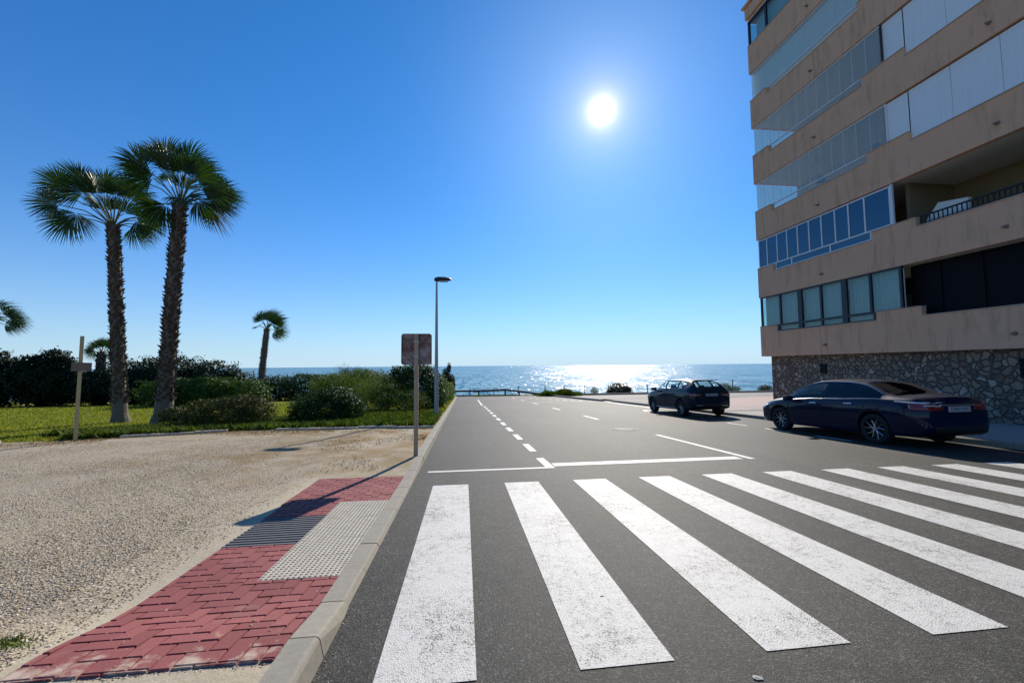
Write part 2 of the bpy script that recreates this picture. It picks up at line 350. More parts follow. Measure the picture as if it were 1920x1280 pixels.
# ------------------------------------------------------------------ camera
f_px = 750.0
p, r_, psi = R(3.456), R(.46), R(6.84)
F = Vector((math.sin(psi) * math.cos(p), math.cos(psi) * math.cos(p), math.sin(p)))
R0 = Vector((math.cos(psi), -math.sin(psi), 0)); U0 = R0.cross(F)
Rt = R0 * math.cos(r_) - U0 * math.sin(r_); Up = U0 * math.cos(r_) + R0 * math.sin(r_)
cam = bpy.data.objects.new('camera', bpy.data.cameras.new('camera')); col.objects.link(cam)
cam.matrix_world = Matrix(((Rt.x, Up.x, -F.x, 0), (Rt.y, Up.y, -F.y, 0), (Rt.z, Up.z, -F.z, 1.45), (0, 0, 0, 1)))
cam.data.sensor_width = 36; cam.data.lens = f_px / 1920 * 36; cam.data.clip_start = .05; cam.data.clip_end = 90000
sc.camera = cam

# ------------------------------------------------------------------ light
AZ, EL = R(20.2), R(32.6)
S = Vector((math.sin(AZ) * math.cos(EL), math.cos(AZ) * math.cos(EL), math.sin(EL)))
sun = bpy.data.objects.new('sun', bpy.data.lights.new('sun', 'SUN')); col.objects.link(sun)
sun.data.energy = 4.5; sun.data.angle = R(.53); sun.data.color = (1, .92, .79)
sun.rotation_euler = S.to_track_quat('Z', 'Y').to_euler(); sun.location = (20, 40, 60)
w = bpy.data.worlds.new('World'); sc.world = w; w.use_nodes = True
nt = w.node_tree; nt.nodes.clear()
out = N(nt, 'OutputWorld'); bg = N(nt, 'Background'); nt.links.new(bg.outputs[0], out.inputs[0])
sky = N(nt, 'TexSky', sky_type='NISHITA'); sky.sun_disc = False; sky.sun_elevation = EL; sky.sun_rotation = AZ
sky.altitude = 10; sky.air_density = 1.0; sky.dust_density = .12; sky.ozone_density = 4.0
tc = N(nt, 'TexCoord'); dp = N(nt, 'VectorMath', operation='DOT_PRODUCT'); nt.links.new(tc.outputs['Generated'], dp.inputs[0]); dp.inputs[1].default_value = S
zz_ = N(nt, 'SeparateXYZ'); nt.links.new(tc.outputs['Generated'], zz_.inputs[0])
tn_ = math_(nt, 'POWER', 2.718, math_(nt, 'MULTIPLY', math_(nt, 'MAXIMUM', zz_.outputs[2], 0), -3.2))
sk = mix(nt, 1, sky.outputs[0], mix(nt, tn_, (.20, .76, 1.17), (.50, .68, .95)), 'MULTIPLY')
hz_ = math_(nt, 'POWER', 2.718, math_(nt, 'MULTIPLY', math_(nt, 'MAXIMUM', zz_.outputs[2], 0), -9.5))     # pale marine air low over the horizon
sk = mix(nt, math_(nt, 'MULTIPLY', hz_, .93), sk, (4.3, 5.9, 7.1))
d = math_(nt, 'MAXIMUM', dp.outputs['Value'], 0)
au = math_(nt, 'ADD', math_(nt, 'ADD', math_(nt, 'MULTIPLY', math_(nt, 'ADD', math_(nt, 'MULTIPLY', math_(nt, 'POWER', d, 9000), 28), math_(nt, 'MULTIPLY', math_(nt, 'POWER', d, 1800), 5)), 1), math_(nt, 'MULTIPLY', math_(nt, 'POWER', d, 300), 1.8)), math_(nt, 'MULTIPLY', math_(nt, 'POWER', d, 30), 1.0))
ac = mix(nt, 1, (1.15, .90, .72), au, 'MULTIPLY')
nt.links.new(mix(nt, 1, sk, ac, 'ADD'), bg.inputs['Color']); bg.inputs['Strength'].default_value = .105
sc.view_settings.view_transform = 'Standard'; sc.view_settings.look = 'None'; sc.view_settings.exposure = .32; sc.view_settings.gamma = 1
sc.cycles.max_bounces = 8; sc.cycles.transparent_max_bounces = 16; sc.cycles.sample_clamp_indirect = 6
sc.cycles.caustics_reflective = False; sc.cycles.caustics_refractive = False

# ------------------------------------------------------------------ setting: ground, sea, street
V = []; Fc = []
rows = [(-140, -.25), (-20, -.25), (10, -.25), (30, -.25), (52.5, -.25), (55, -1.2), (60, -3.8), (70, -5.6), (90, -6.5)]
xs_ = np.linspace(-260, 260, 40)
for (yy, hh) in rows:
    for x in xs_:
        wob = 1.2 * math.sin(x * .21) if yy > 53 else 0
        V.append((x, yy + wob, gz(x, yy) * (1 if yy <= 52.5 else 52.5 / yy) + hh))
nx = len(xs_)
for j in range(len(rows) - 1):
    for i in range(nx - 1): a = j * nx + i; Fc.append((a, a + 1, a + nx + 1, a + nx))
npmesh('ground', V, Fc, M['dirt'], smooth=True)['kind'] = 'structure'
ys = [-200, 56, 90, 160, 300, 700, 2000, 6000, 20000, 60000]
V = []; Fc = []
for yy in ys:
    for x in (-60000, -8000, -900, 0, 900, 8000, 60000): V.append((x, yy, -7.6))
for j in range(len(ys) - 1):
    for i in range(6): a = j * 7 + i; Fc.append((a, a + 1, a + 8, a + 7))
npmesh('sea', V, Fc, M['sea'])['kind'] = 'structure'

zero = lambda X, Y: X * 0
sheet('road', np.linspace(-.76, 11.2, 14), np.linspace(-30, 52, 42), zero, M['asphalt'])

def stripmesh(name, quads, mat, h=.004):
    mb = MB()
    for q in quads: mb.add([(x, y, gz(x, y) + h) for x, y in q], [tuple(range(len(q)))])
    o = mb.build(name, mat); o['kind'] = 'structure'; return o
rect = lambda x0, x1, y0, y1: [(x0, y0), (x1, y0), (x1, y1), (x0, y1)]
stripmesh('zebra_crossing', [rect(-.445 + 1.03 * k, .06 + 1.03 * k, 2.07, 5.96) for k in range(11)], M['zebra'])
qs = [rect(-.6, 1.55, 6.84, 6.95), [(1.40, 6.96), (1.55, 6.96), (1.53, 7.8), (1.38, 7.78)]]
k = 0; y = 8.57
while y < 27:
    xx = 1.47 - .010 * (y - 8.57); qs.append([(xx - .075, y), (xx + .075, y), (xx + .065, y + 1.08), (xx - .085, y + 1.08)]); y += 1.85
qs.append([(1.13, 27.2), (1.27, 27.2), (1.32, 37.5), (1.20, 37.5)])
stripmesh('parking_line', qs, M['paint'])
stripmesh('stop_line', [[(1.57, 6.98), (5.17, 7.0), (5.17, 7.27), (1.57, 7.25)]], M['zebra'])
qs = [[(5.27, 6.98), (5.40, 6.98), (5.32, 10.6), (5.20, 10.6)]]
for y in (15.4, 21.4, 27.6, 33.5, 39): qs.append([(5.26 - .013 * (y - 10), y), (5.38 - .013 * (y - 10), y), (5.36 - .013 * (y - 10), y + 1.9), (5.24 - .013 * (y - 10), y + 1.9)])
for i in range(9): qs.append([(6.2 + i * .42, 38.4 - i * .95), (6.45 + i * .42, 38.4 - i * .95), (6.55 + i * .42, 37.9 - i * .95), (6.3 + i * .42, 37.9 - i * .95)])
stripmesh('lane_line', qs, M['paint'])
def pathline(pts, wd):
    qs = []
    for (a, b_) in zip(pts[:-1], pts[1:]):
        d = Vector((b_[0] - a[0], b_[1] - a[1])); n = Vector((-d.y, d.x)).normalized() * wd / 2
        qs.append([(a[0] - n.x, a[1] - n.y), (b_[0] - n.x, b_[1] - n.y), (b_[0] + n.x, b_[1] + n.y), (a[0] + n.x, a[1] + n.y)])
    return qs
qs = [rect(9.02, 9.12, 12.05, 13.05), rect(9.02, 9.12, 10.3, 11.3), rect(9.02, 9.12, 8.55, 9.55)]
qs += pathline([(10.7, 29.4), (10.45, 26), (10.45, 22.4), (10.4, 21.6)], .16)
qs += pathline([(10.0, 19.9), (9.45, 19.95), (9.15, 19.75), (9.02, 19.3), (9.05, 18.8), (9.3, 18.45), (10.0, 18.3)], .16)
stripmesh('bay_line', qs, M['paint'])
stripmesh('turning_line', pathline([(5.0, 30.6), (7.0, 31.0), (8.5, 31.2), (9.8, 30.6), (10.6, 29.6)], .15), M['oldpaint'])
# the manhole and specks on the asphalt
mb = MB(); n = 28
vs = [(4.94 + .33 * math.cos(2 * math.pi * k / n), 12.1 + .33 * math.sin(2 * math.pi * k / n)) for k in range(n)]
mb.add([(x, y, gz(x, y) + .006) for x, y in vs], [tuple(range(n))])
vs = [(4.94 + .36 * math.cos(2 * math.pi * k / n), 12.1 + .36 * math.sin(2 * math.pi * k / n)) for k in range(n)]
vi = [(4.94 + .42 * math.cos(2 * math.pi * k / n), 12.1 + .42 * math.sin(2 * math.pi * k / n)) for k in range(n)]
mb.add([(x, y, gz(x, y) + .007) for x, y in vs + vi], [(k, (k + 1) % n, n + (k + 1) % n, n + k) for k in range(n)])
tag(mb.build('manhole_cover', M['manhole']), 'pale dusty round manhole cover in the middle of the road beyond the stop line', 'manhole')
def litter(x, y, r, lab):
    mb = MB(); n = 7; pts = []
    for k in range(n):
        a = 2 * math.pi * k / n; q = r * random.uniform(.5, 1.2); pts.append((x + q * math.cos(a), y + q * .6 * math.sin(a), gz(x, y) + .0055))
    top = (x, y, gz(x, y) + .010); mb.add(pts + [top], [(k, (k + 1) % n, n) for k in range(n)])
    tag(mb.build('litter', M['paper']), lab, 'litter', 'white litter on the asphalt')
litter(.93, 2.73, .022, 'small white scrap on dark asphalt between the second and third zebra stripes')
litter(1.42, 1.90, .035, 'crumpled white scrap on asphalt in front of the third zebra stripe')

n = 900
yy = rng.uniform(1.5, 20, n); xx = -.74 + np.abs(rng.normal(0, .07, n)); rad = .002 + .004 * rng.random(n) ** 2
GRIT = (xx, yy, rad)
# kerb along the left
mb = MB(); y = -6.15; random.seed(3)
while y < 43.5:
    ln = .5 if y < 12 else 1.0
    y0, y1 = y + .004, y + ln - .004
    a0, a1 = hk(y0), hk(y1)
    sec = lambda yy, h: [(-.93, h), (-.80, h), (-.782, h - .006), (-.772, h - .022), (-.745, -.03), (-.93, -.1)]
    vs = [(x, y0, gz(x, y0) + z) for x, z in sec(y0, a0)] + [(x, y1, gz(x, y1) + z) for x, z in sec(y1, a1)]
    dz = random.uniform(-.002, .002); dx = random.uniform(-.003, .003)
    vs = [(x + dx, yy, z + dz) for x, yy, z in vs]
    mb.add(vs, [(i, (i + 1) % 6, 6 + (i + 1) % 6, 6 + i) for i in range(6)] + [(5, 4, 3, 2, 1, 0), (6, 7, 8, 9, 10, 11)])
    y += ln
mb.build('kerb', M['kerb'])['kind'] = 'structure'

# ---- pavement: bedding + herringbone pavers, clipped to its outline
def clip(poly, x0, x1, y0, y1):
    for ax, lim, sg in ((0, x0, 1), (0, x1, -1), (1, y0, 1), (1, y1, -1)):
        res = []
        for i in range(len(poly)):
            a, b_ = poly[i - 1], poly[i]; da = sg * (a[ax] - lim); db = sg * (b_[ax] - lim)
            if (da >= 0) != (db >= 0):
                t = da / (da - db); res.append((a[0] + t * (b_[0] - a[0]), a[1] + t * (b_[1] - a[1])))
            if db >= 0: res.append(b_)
        poly = res
        if not poly: return []
    return poly
def area(p): return abs(sum(p[i - 1][0] * p[i][1] - p[i][0] * p[i - 1][1] for i in range(len(p)))) / 2
mb = MB()
regions = [(-2.14, -.935, 2.19, 3.24), (-2.14, -1.515, 3.24, 3.94), (-2.16, -1.515, 4.755, 5.24), (-2.2, -.935, 5.24, 6.52)]
bw = .1
for i in range(-26, -7):
    for j in range(20, 70):
        kk = (i + j) % 4
        if kk in (0, 2):
            x0, y0, x1, y1 = (i * bw, j * bw, (i + 2) * bw, (j + 1) * bw) if kk == 0 else (i * bw, j * bw, (i + 1) * bw, (j + 2) * bw)
            for rg in regions:
                p0 = clip([(x0 + .004, y0 + .004), (x1 - .004, y0 + .004), (x1 - .004, y1 - .004), (x0 + .004, y1 - .004)], *rg)
                if len(p0) < 3 or area(p0) < 2e-4: continue
                cx = sum(a[0] for a in p0) / len(p0); cy = sum(a[1] for a in p0) / len(p0)
                tilt = (random.uniform(-.007, .007), random.uniform(-.007, .007)); dz = random.uniform(-.0018, .0018)
                top = []; mid = []; bot = []
                for (px, py) in p0:
                    l = math.hypot(px - cx, py - cy); s_ = max(0, 1 - .006 / max(l, .012))
                    ix, iy = cx + (px - cx) * s_, cy + (py - cy) * s_
                    hh = float(hk(py)) + dz + tilt[0] * (px - cx) + tilt[1] * (py - cy)
                    top.append((ix, iy, gz(ix, iy) + hh)); mid.append((px, py, gz(px, py) + hh - .005)); bot.append((px, py, gz(px, py) + hh - .04))
                nq = len(p0)
                mb.add(top + mid + bot, [tuple(range(nq))] + [(nq + k, nq + (k + 1) % nq, (k + 1) % nq, k) for k in range(nq)] + [(2 * nq + k, 2 * nq + (k + 1) % nq, nq + (k + 1) % nq, nq + k) for k in range(nq)])
mb.build('pavement', M['paver'])['kind'] = 'structure'
sheet('pavement_bedding', np.linspace(-2.16, -.93, 3), np.linspace(2.17, 6.54, 40), lambda X, Y: hk(Y) - .013, M['joint'])
# tactile tiles with domes
mb = MB(); random.seed(5)
for i in range(3):
    for j in range(10):
        x0 = -1.512 + i * .1925; y0 = 3.245 + j * .1995; x1 = x0 + .190; y1 = y0 + .197; dz = random.uniform(-.0015, .0015)
        q = [(x0, y0), (x1, y0), (x1, y1), (x0, y1)]
        mb.add([(x, y, gz(x, y) + float(hk(y)) + dz) for x, y in q] + [(x, y, gz(x, y) + float(hk(y)) - .04) for x, y in q], [(0, 1, 2, 3), (4, 5, 1, 0), (5, 6, 2, 1), (6, 7, 3, 2), (7, 4, 0, 3)])
        for a in range(5):
            for b_ in range(5):
                cx = x0 + .019 + a * .038; cy = y0 + .0197 + b_ * .0394; z = gz(cx, cy) + float(hk(cy)) + dz
                n = 8; ring = []
                for (rr, zz) in ((.0135, 0), (.0095, .0055)):
                    ring += [(cx + rr * math.cos(2 * math.pi * k / n), cy + rr * math.sin(2 * math.pi * k / n), z + zz) for k in range(n)]
                mb.add(ring, [(k, (k + 1) % n, n + (k + 1) % n, n + k) for k in range(n)] + [tuple(range(n, 2 * n))])
mb.build('tactile_paving', M['tactile'])['kind'] = 'structure'
mb = MB()
for j in range(13):
    y0 = 3.945 + j * .0623
    pr = [(0, -.012), (.006, 0.001), (.034, .001), (.040, -.012), (.0623, -.012)]
    for k in range(4):
        (a, za), (b_, zb) = pr[k], pr[k + 1]
        q = [(-2.15, y0 + a, za), (-1.518, y0 + a, za), (-1.518, y0 + b_, zb), (-2.15, y0 + b_, zb)]
        mb.add([(x, y, gz(x, y) + float(hk(y)) + z) for x, y, z in q], [(0, 1, 2, 3)])
mb.build('ribbed_paving', M['ribbed'])['kind'] = 'structure'

def blades(name, x, y, z, h, wd, mat, lean=.5, label=None, cat=None):
    n = len(x); a = rng.uniform(0, 6.28, n); d = np.stack([np.cos(a), np.sin(a), 0 * a], 1); s = np.stack([-np.sin(a), np.cos(a), 0 * a], 1)
    ln = lean * rng.random(n)[:, None]; P = np.stack([x, y, z], 1); up = np.array([[0, 0, 1.]])
    h = h[:, None]; wd = np.asarray(wd) * np.ones((n, 1))
    m1 = P + up * h * .6 + d * h * ln * .35; t = P + up * h + d * h * ln
    V = np.stack([P - s * wd, P + s * wd, m1 + s * wd * .8, t, m1 - s * wd * .8], 1).reshape(-1, 3)
    o = npmesh(name, V, (np.arange(n)[:, None] * 5 + np.array([[0, 1, 2, 3, 4]])).astype(int), mat); o['kind'] = 'stuff'
    if label: tag(o, label, cat)
    return o
# ---- gravel yard
edge_pts = [(-60, 8.6), (-30, 10.2), (-13, 11.05), (-11.9, 11.33), (-11.45, 11.48), (-9.98, 11.85), (-8.44, 12.38), (-7.01, 13.0), (-5.7, 13.12), (-4.4, 13.06), (-.93, 12.85)]
def edgeY(x): return np.interp(x, [q[0] for q in edge_pts], [q[1] for q in edge_pts])
xs = np.concatenate([np.linspace(-60, -12, 25), np.linspace(-11.8, -2.2, 100), np.linspace(-2.15, -.93, 16)])
us = np.concatenate([np.linspace(-1.2, -.05, 8), np.linspace(0, 1, 110)])
X = np.repeat(xs[None, :], len(us), 0); T = np.repeat(us[:, None], len(xs), 1)
E_ = edgeY(X); Y = np.where(T < 0, 10 * T, T * E_)
def nz2(x, y, s, seed=0):
    r = np.random.default_rng(seed); out = 0
    for _ in range(6):
        a = r.uniform(0, 6.28); k = r.uniform(.6, 1.6) * s; out = out + np.sin(k * (x * np.cos(a) + y * np.sin(a)) + r.uniform(0, 6.28))
    return out / 6
def hgrav(X, Y):
    near = sstep(-2.9, -2.15, X) * ((Y > 2.12) & (Y < 6.55))
    return hk(Y) - .012 + .018 * nz2(X, Y, 2.2, 1) * (1 - near) + .008 * nz2(X, Y, 9, 2)- .006 * near + .012 * (X < -2.3) + .012 * (Y < 2.2)
Z = gz(X, Y) + hgrav(X, Y)
nx = len(xs); i, j = np.meshgrid(np.arange(nx - 1), np.arange(len(us) - 1)); a = (j * nx + i).ravel()
npmesh('gravel_yard', np.stack([X.ravel(), Y.ravel(), Z.ravel()], 1), np.stack([a, a + 1, a + nx + 1, a + nx], 1), M['gravel'], smooth=True)['kind'] = 'structure'
# loose stones
def pebbles(name, P, rad, mat):
    n = len(P); base = np.array([(1, 0, 0), (-1, 0, 0), (0, 1, 0), (0, -1, 0), (0, 0, 1), (0, 0, -1)], float)
    A = rng.uniform(.6, 1.25, (n, 6, 1)) * base[None]; A[:, :, 2] *= rng.uniform(.3, .6, (n, 1)); th = rng.uniform(0, 6.28, n)
    A[:, :, 0] *= rng.uniform(.9, 1.7, (n, 1))
    c, s = np.cos(th)[:, None], np.sin(th)[:, None]
    x = A[:, :, 0] * c - A[:, :, 1] * s; y = A[:, :, 0] * s + A[:, :, 1] * c
    tl = rng.uniform(-.4, .4, (n, 1)); z = A[:, :, 2] + tl * x
    V = np.stack([x, y, z], 2) * rad[:, None, None] + P[:, None, :]
    fb = np.array([(0, 2, 4), (2, 1, 4), (1, 3, 4), (3, 0, 4), (2, 0, 5), (1, 2, 5), (3, 1, 5), (0, 3, 5)])
    Fc = (np.arange(n)[:, None, None] * 6 + fb[None]).reshape(-1, 3)
    o = npmesh(name, V.reshape(-1, 3), Fc, mat); o['kind'] = 'stuff'; return o
n = 170000
yy = 1.7 + 9.6 * rng.random(n) ** 1.75
xx = -2.2 - (yy * 1.15 - 1.2) * rng.random(n) ** .9
big = nz2(xx, yy, 1.3, 4) + .5 * nz2(xx, yy, 4, 5)
keep = (xx < -2.28 + .12 * nz2(xx, yy, 3, 6)) & ((big > -.25 + .25 * rng.standard_normal(n)) | (xx > -2.9) & (rng.random(n) < .06)) & ((xx < -2.75 + .3 * nz2(xx, yy, 2.2, 8)) | (rng.random(n) < .3))
xx, yy = xx[keep], yy[keep]; rad = .003 + .0078 * rng.random(len(xx)) ** 2.4
zz = gz(xx, yy) + hgrav(xx, yy) + rad * .25
tag(pebbles('gravel_stones', np.stack([xx, yy, zz], 1), rad, M['pebble']), 'loose beige stones scattered over the gravel yard', 'gravel')
# grit on pavement and kerb foot
n = 1100
xx = np.concatenate([rng.uniform(-2.1, -.95, 90), rng.uniform(-2.2, -.95, 1010)]); yy = np.concatenate([rng.uniform(2.2, 6.5, 90), 2.18 - np.abs(rng.normal(0, .10, 1010))])
rad = .003 + .006 * rng.random(n) ** 2
zz = gz(xx, yy) + hk(yy) + np.where(yy > 2.19, .002, -.012)
tag(pebbles('grit', np.stack([xx, yy, zz], 1), rad, M['pebble']), 'small stones lying on the red pavers and along their near edge', 'grit')

xx, yy, rad = GRIT
tag(pebbles('kerb_grit', np.stack([xx, yy, gz(xx, yy) + rad * .4], 1), rad, M['pebble']), 'fine grit swept against the foot of the left kerb', 'grit')
n = 170
xx = -2.43 + rng.normal(0, .06, n); yy = 2.53 + rng.normal(0, .05, n)
tag(blades('weed_tuft', xx, yy, gz(xx, yy) + hgrav(xx, yy) - .004, rng.uniform(.012, .045, n), .003, M['iceplant'], 1.3), 'small green weed tuft in the gravel at the lower left corner', 'weed')
# low concrete edging between gravel and lawn
mb = MB()
for (a, b_) in zip(edge_pts[1:-1], edge_pts[2:]):
    L = math.hypot(b_[0] - a[0], b_[1] - a[1]); k = max(1, round(L / 1.0))
    for q in range(k):
        t0, t1 = q / k + .004, (q + 1) / k - .004
        A_ = (a[0] + (b_[0] - a[0]) * t0, a[1] + (b_[1] - a[1]) * t0); B_ = (a[0] + (b_[0] - a[0]) * t1, a[1] + (b_[1] - a[1]) * t1)
        dv = Vector((B_[0] - A_[0], B_[1] - A_[1])).normalized(); nn = Vector((-dv.y, dv.x)) * .09
        hh = random.choice((.20, .19, .17, .13, .09)) + random.uniform(-.012, .008); vs = []
        for (px, py) in (A_, B_):
            for s_, z in ((-1, 0), (-1, hh - .015), (-.8, hh), (.8, hh), (1, hh - .015), (1, 0)):
                x, y = px + nn.x * s_, py + nn.y * s_; vs.append((x, y, gz(x, y) + z))
        mb.add(vs, [(i, i + 1, 7 + i, 6 + i) for i in range(5)] + [(5, 4, 3, 2, 1, 0), (6, 7, 8, 9, 10, 11)])
mb.build('lawn_edging', M['edging'])['kind'] = 'structure'
# lawn
xs = np.concatenate([np.linspace(-150, -40, 12), np.linspace(-38, -.94, 90)]); us = np.linspace(0, 1, 60)
X = np.repeat(xs[None, :], len(us), 0); T = np.repeat(us[:, None], len(xs), 1) ** 1.5
Y = edgeY(X) * (1 - T) + 52 * T
hlawn = lambda X, Y: .115 + .03 * nz2(X, Y, .5, 9)
Z = gz(X, Y) + hlawn(X, Y)
nx = len(xs); i, j = np.meshgrid(np.arange(nx - 1), np.arange(len(us) - 1)); a = (j * nx + i).ravel()
npmesh('lawn', np.stack([X.ravel(), Y.ravel(), Z.ravel()], 1), np.stack([a, a + 1, a + nx + 1, a + nx], 1), M['lawn'], smooth=True)['kind'] = 'structure'

n = 70000
yy = 11.3 + 22 * rng.random(n) ** 1.6; xx = -4 - (yy * 1.05) * rng.random(n); k = (yy > edgeY(xx) + .12)
xx, yy = xx[k], yy[k]
blades('lawn_grass', xx, yy, gz(xx, yy) + hlawn(xx, yy) - .005, rng.uniform(.03, .075, len(xx)) * (1 + .03 * (yy - 11)), .006 + .0006 * (yy[:, None] - 11), M['grass'], .9, 'short sunlit grass of the lawn behind the concrete edging', 'grass')
n = 5200
xx = -.98 - 10.5 * rng.random(n); yy = edgeY(xx) - .12 - np.abs(rng.normal(0, .6, n)); k = (nz2(xx, yy, 1.6, 12) > -.05); xx, yy = xx[k], yy[k]
x2 = -.98 - 2.6 * rng.random(3200) ** 2; y2 = 6.9 + 5.5 * rng.random(3200); k = (nz2(x2, y2, 2.4, 14) > .1); xx = np.concatenate([xx, x2[k]]); yy = np.concatenate([yy, y2[k]])
blades('dry_grass', xx, yy, gz(xx, yy) + hgrav(xx, yy) - .003, rng.uniform(.015, .06, len(xx)), .004, M['drygrass'], 1.4, 'dry brown tufts along the edge of the gravel yard', 'dry grass')
# ground cover of fleshy leaves under the shrubs
n = 26000
xx = -1.0 - 10.6 * rng.random(n); yy = edgeY(xx) + .12 + 5.6 * rng.random(n) ** 1.25 * np.clip((xx + 14) / 9, .18, 1)
k = (nz2(xx, yy, 1.5, 21) + .5 * nz2(xx, yy, 5, 22) > -.25 - .5 * (xx > -6.5)) & ~((xx > -10.4) & (xx < -6.2) & (yy > 17.2)); xx, yy = xx[k], yy[k]
blades('ground_cover', xx, yy, gz(xx, yy) + .11, rng.uniform(.07, .26, len(xx)), .014, M['iceplant'], 1.0, 'low green ground cover under the shrubs behind the edging', 'ground cover')
n = 5000
xx = -.97 - 1.7 * rng.random(n); yy = 13.0 + 28 * rng.random(n); k = nz2(xx, yy, 1.2, 25) > -.2; xx, yy = xx[k], yy[k]
blades('verge_grass', xx, yy, gz(xx, yy) + .11, rng.uniform(.05, .2, len(xx)), .012, M['grass'], .9, 'short grass on the verge beside the kerb past the street lamp', 'grass')

# ---- right side: pavement, kerbs, side street
mb = MB()
mb.box(11.15, 16.6, -30, 16.9, -.3, .0); 
def warp(mb, h):
    mb.v = [(x, y, z + gz(x, y) + h) for x, y, z in mb.v]
mb = MB(); ysg = np.linspace(-30, 21, 30)
sheet('side_pavement', np.linspace(11.27, 24, 6), np.linspace(-30, 16.3, 20), lambda X, Y: .11 + 0 * X, M['walk'])
sheet('side_plaza', np.linspace(11.27, 60, 20), np.linspace(16.3, 31.5, 14), lambda X, Y: .11 + 0 * X, M['far_asphalt'])
stripmesh('pink_paving', [[(11.3, 17.0), (60, 17.0), (60, 31.4), (24, 31.4), (13.2, 23.6), (11.3, 21.8)]], M['pinkpave'], .115)
sheet('side_street', np.linspace(10.75, 120, 24), np.linspace(31.5, 45.2, 12), lambda X, Y: .02 + .10 * sstep(33, 31.6, Y), M['far_asphalt'])
mb = MB(); y = -29.0
while y < 29:
    y0, y1 = y + .004, y + .996; h = .12
    xo = lambda yy: 11.12 - .02 * max(0, yy - 18)
    vs = []
    for yy in (y0, y1):
        for dx, z in ((0, -.05), (.012, h - .02), (.03, h), (.155, h), (.155, -.05)): x = xo(yy) + dx; vs.append((x, yy, gz(x, yy) + z))
    mb.add(vs, [(i + 5, i + 6, i + 1, i) for i in range(4)] + [(0, 1, 2, 3, 4), (9, 8, 7, 6, 5)]); y += 1
mb.build('right_kerb', M['kerb'])['kind'] = 'structure'
mb = MB()
def kerbrun(mb, a, b_, w_=.2, h=.14, step=1.0):
    L = math.hypot(b_[0] - a[0], b_[1] - a[1]); k = max(1, round(L / step)); d = Vector((b_[0] - a[0], b_[1] - a[1])) / L; n_ = Vector((-d.y, d.x)) * w_ / 2
    for q in range(k):
        vs = []
        for t in (q * L / k + .003, (q + 1) * L / k - .003):
            for s_, z in ((-1, -.06), (-1, h - .02), (-.8, h), (.8, h), (1, h - .02), (1, -.06)):
                x, y = a[0] + d.x * t + n_.x * s_, a[1] + d.y * t + n_.y * s_; vs.append((x, y, gz(x, y) + z))
        mb.add(vs, [(i, i + 1, 7 + i, 6 + i) for i in range(5)] + [(5, 4, 3, 2, 1, 0), (6, 7, 8, 9, 10, 11)])
kerbrun(mb, (9.7, 42.5), (10.62, 30.0), .22, .15)
kerbrun(mb, (13.0, 44.6), (90, 46.2), .35, .24, 2)
mb.build('island_kerb', M['kerb'])['kind'] = 'structure'
stripmesh('side_street_line', pathline([(18, 37.2), (36, 40.0), (60, 43.2)], .16) + pathline([(11.6, 17.4), (30, 17.4)], .22), M['oldpaint'], .128)

# ------------------------------------------------------------------ plants
def leaf_arrays(P, D, L, W, up=.25, jitter=.9):
    n = len(P); Nn = D * .7 + rng.standard_normal((n, 3)) * jitter * .6 + np.array([0, 0, up]); Nn /= np.linalg.norm(Nn, axis=1, keepdims=True)
    T = rng.standard_normal((n, 3)) + D * .9 + np.array([0, 0, .5]); T -= (T * Nn).sum(1, keepdims=True) * Nn; T /= np.linalg.norm(T, axis=1, keepdims=True)
    B = np.cross(Nn, T); l = (L * rng.uniform(.6, 1.3, n))[:, None]; w_ = (W * rng.uniform(.7, 1.2, n))[:, None]
    V = np.stack([P - T * l * .5, P + B * w_ * .5 + Nn * w_ * .15, P + T * l * .5, P - B * w_ * .5 + Nn * w_ * .15], 1).reshape(-1, 3)
    return V, (np.arange(n)[:, None] * 4 + np.array([[0, 1, 2, 3]]))
def cloud_points(blobs, n, shell=.14, lump=.12, zmin=None, seed=0):
    B = np.array(blobs, float); wgt = (B[:, 3] * B[:, 4] + B[:, 3] * B[:, 5] + B[:, 4] * B[:, 5]); wgt /= wgt.sum()
    k = rng.choice(len(B), n, p=wgt); D = rng.standard_normal((n, 3)); D /= np.linalg.norm(D, axis=1, keepdims=True)
    f = 1 - np.abs(rng.normal(0, shell, n)); inner = rng.random(n) < .22; f = np.where(inner, rng.uniform(.35, .9, n), f)
    lum = 1 + lump * np.sin(D[:, 0] * 7 + k) * np.sin(D[:, 1] * 6 + 2 * k) * np.sin(D[:, 2] * 7 + 3 * k) * 2 + rng.normal(0, .05, n) + (rng.random(n) < .05) * rng.uniform(0, .22, n)
    P = B[k, :3] + D * B[k, 3:6] * (f * lum)[:, None]
    ok = np.ones(n, bool)
    for q in range(len(B)):
        e = (((P - B[q, :3]) / B[q, 3:6]) ** 2).sum(1); ok &= (e > .30) | (k == q)
    if zmin is not None: ok &= P[:, 2] > gz(P[:, 0], P[:, 1]) + zmin
    return P[ok], D[ok]
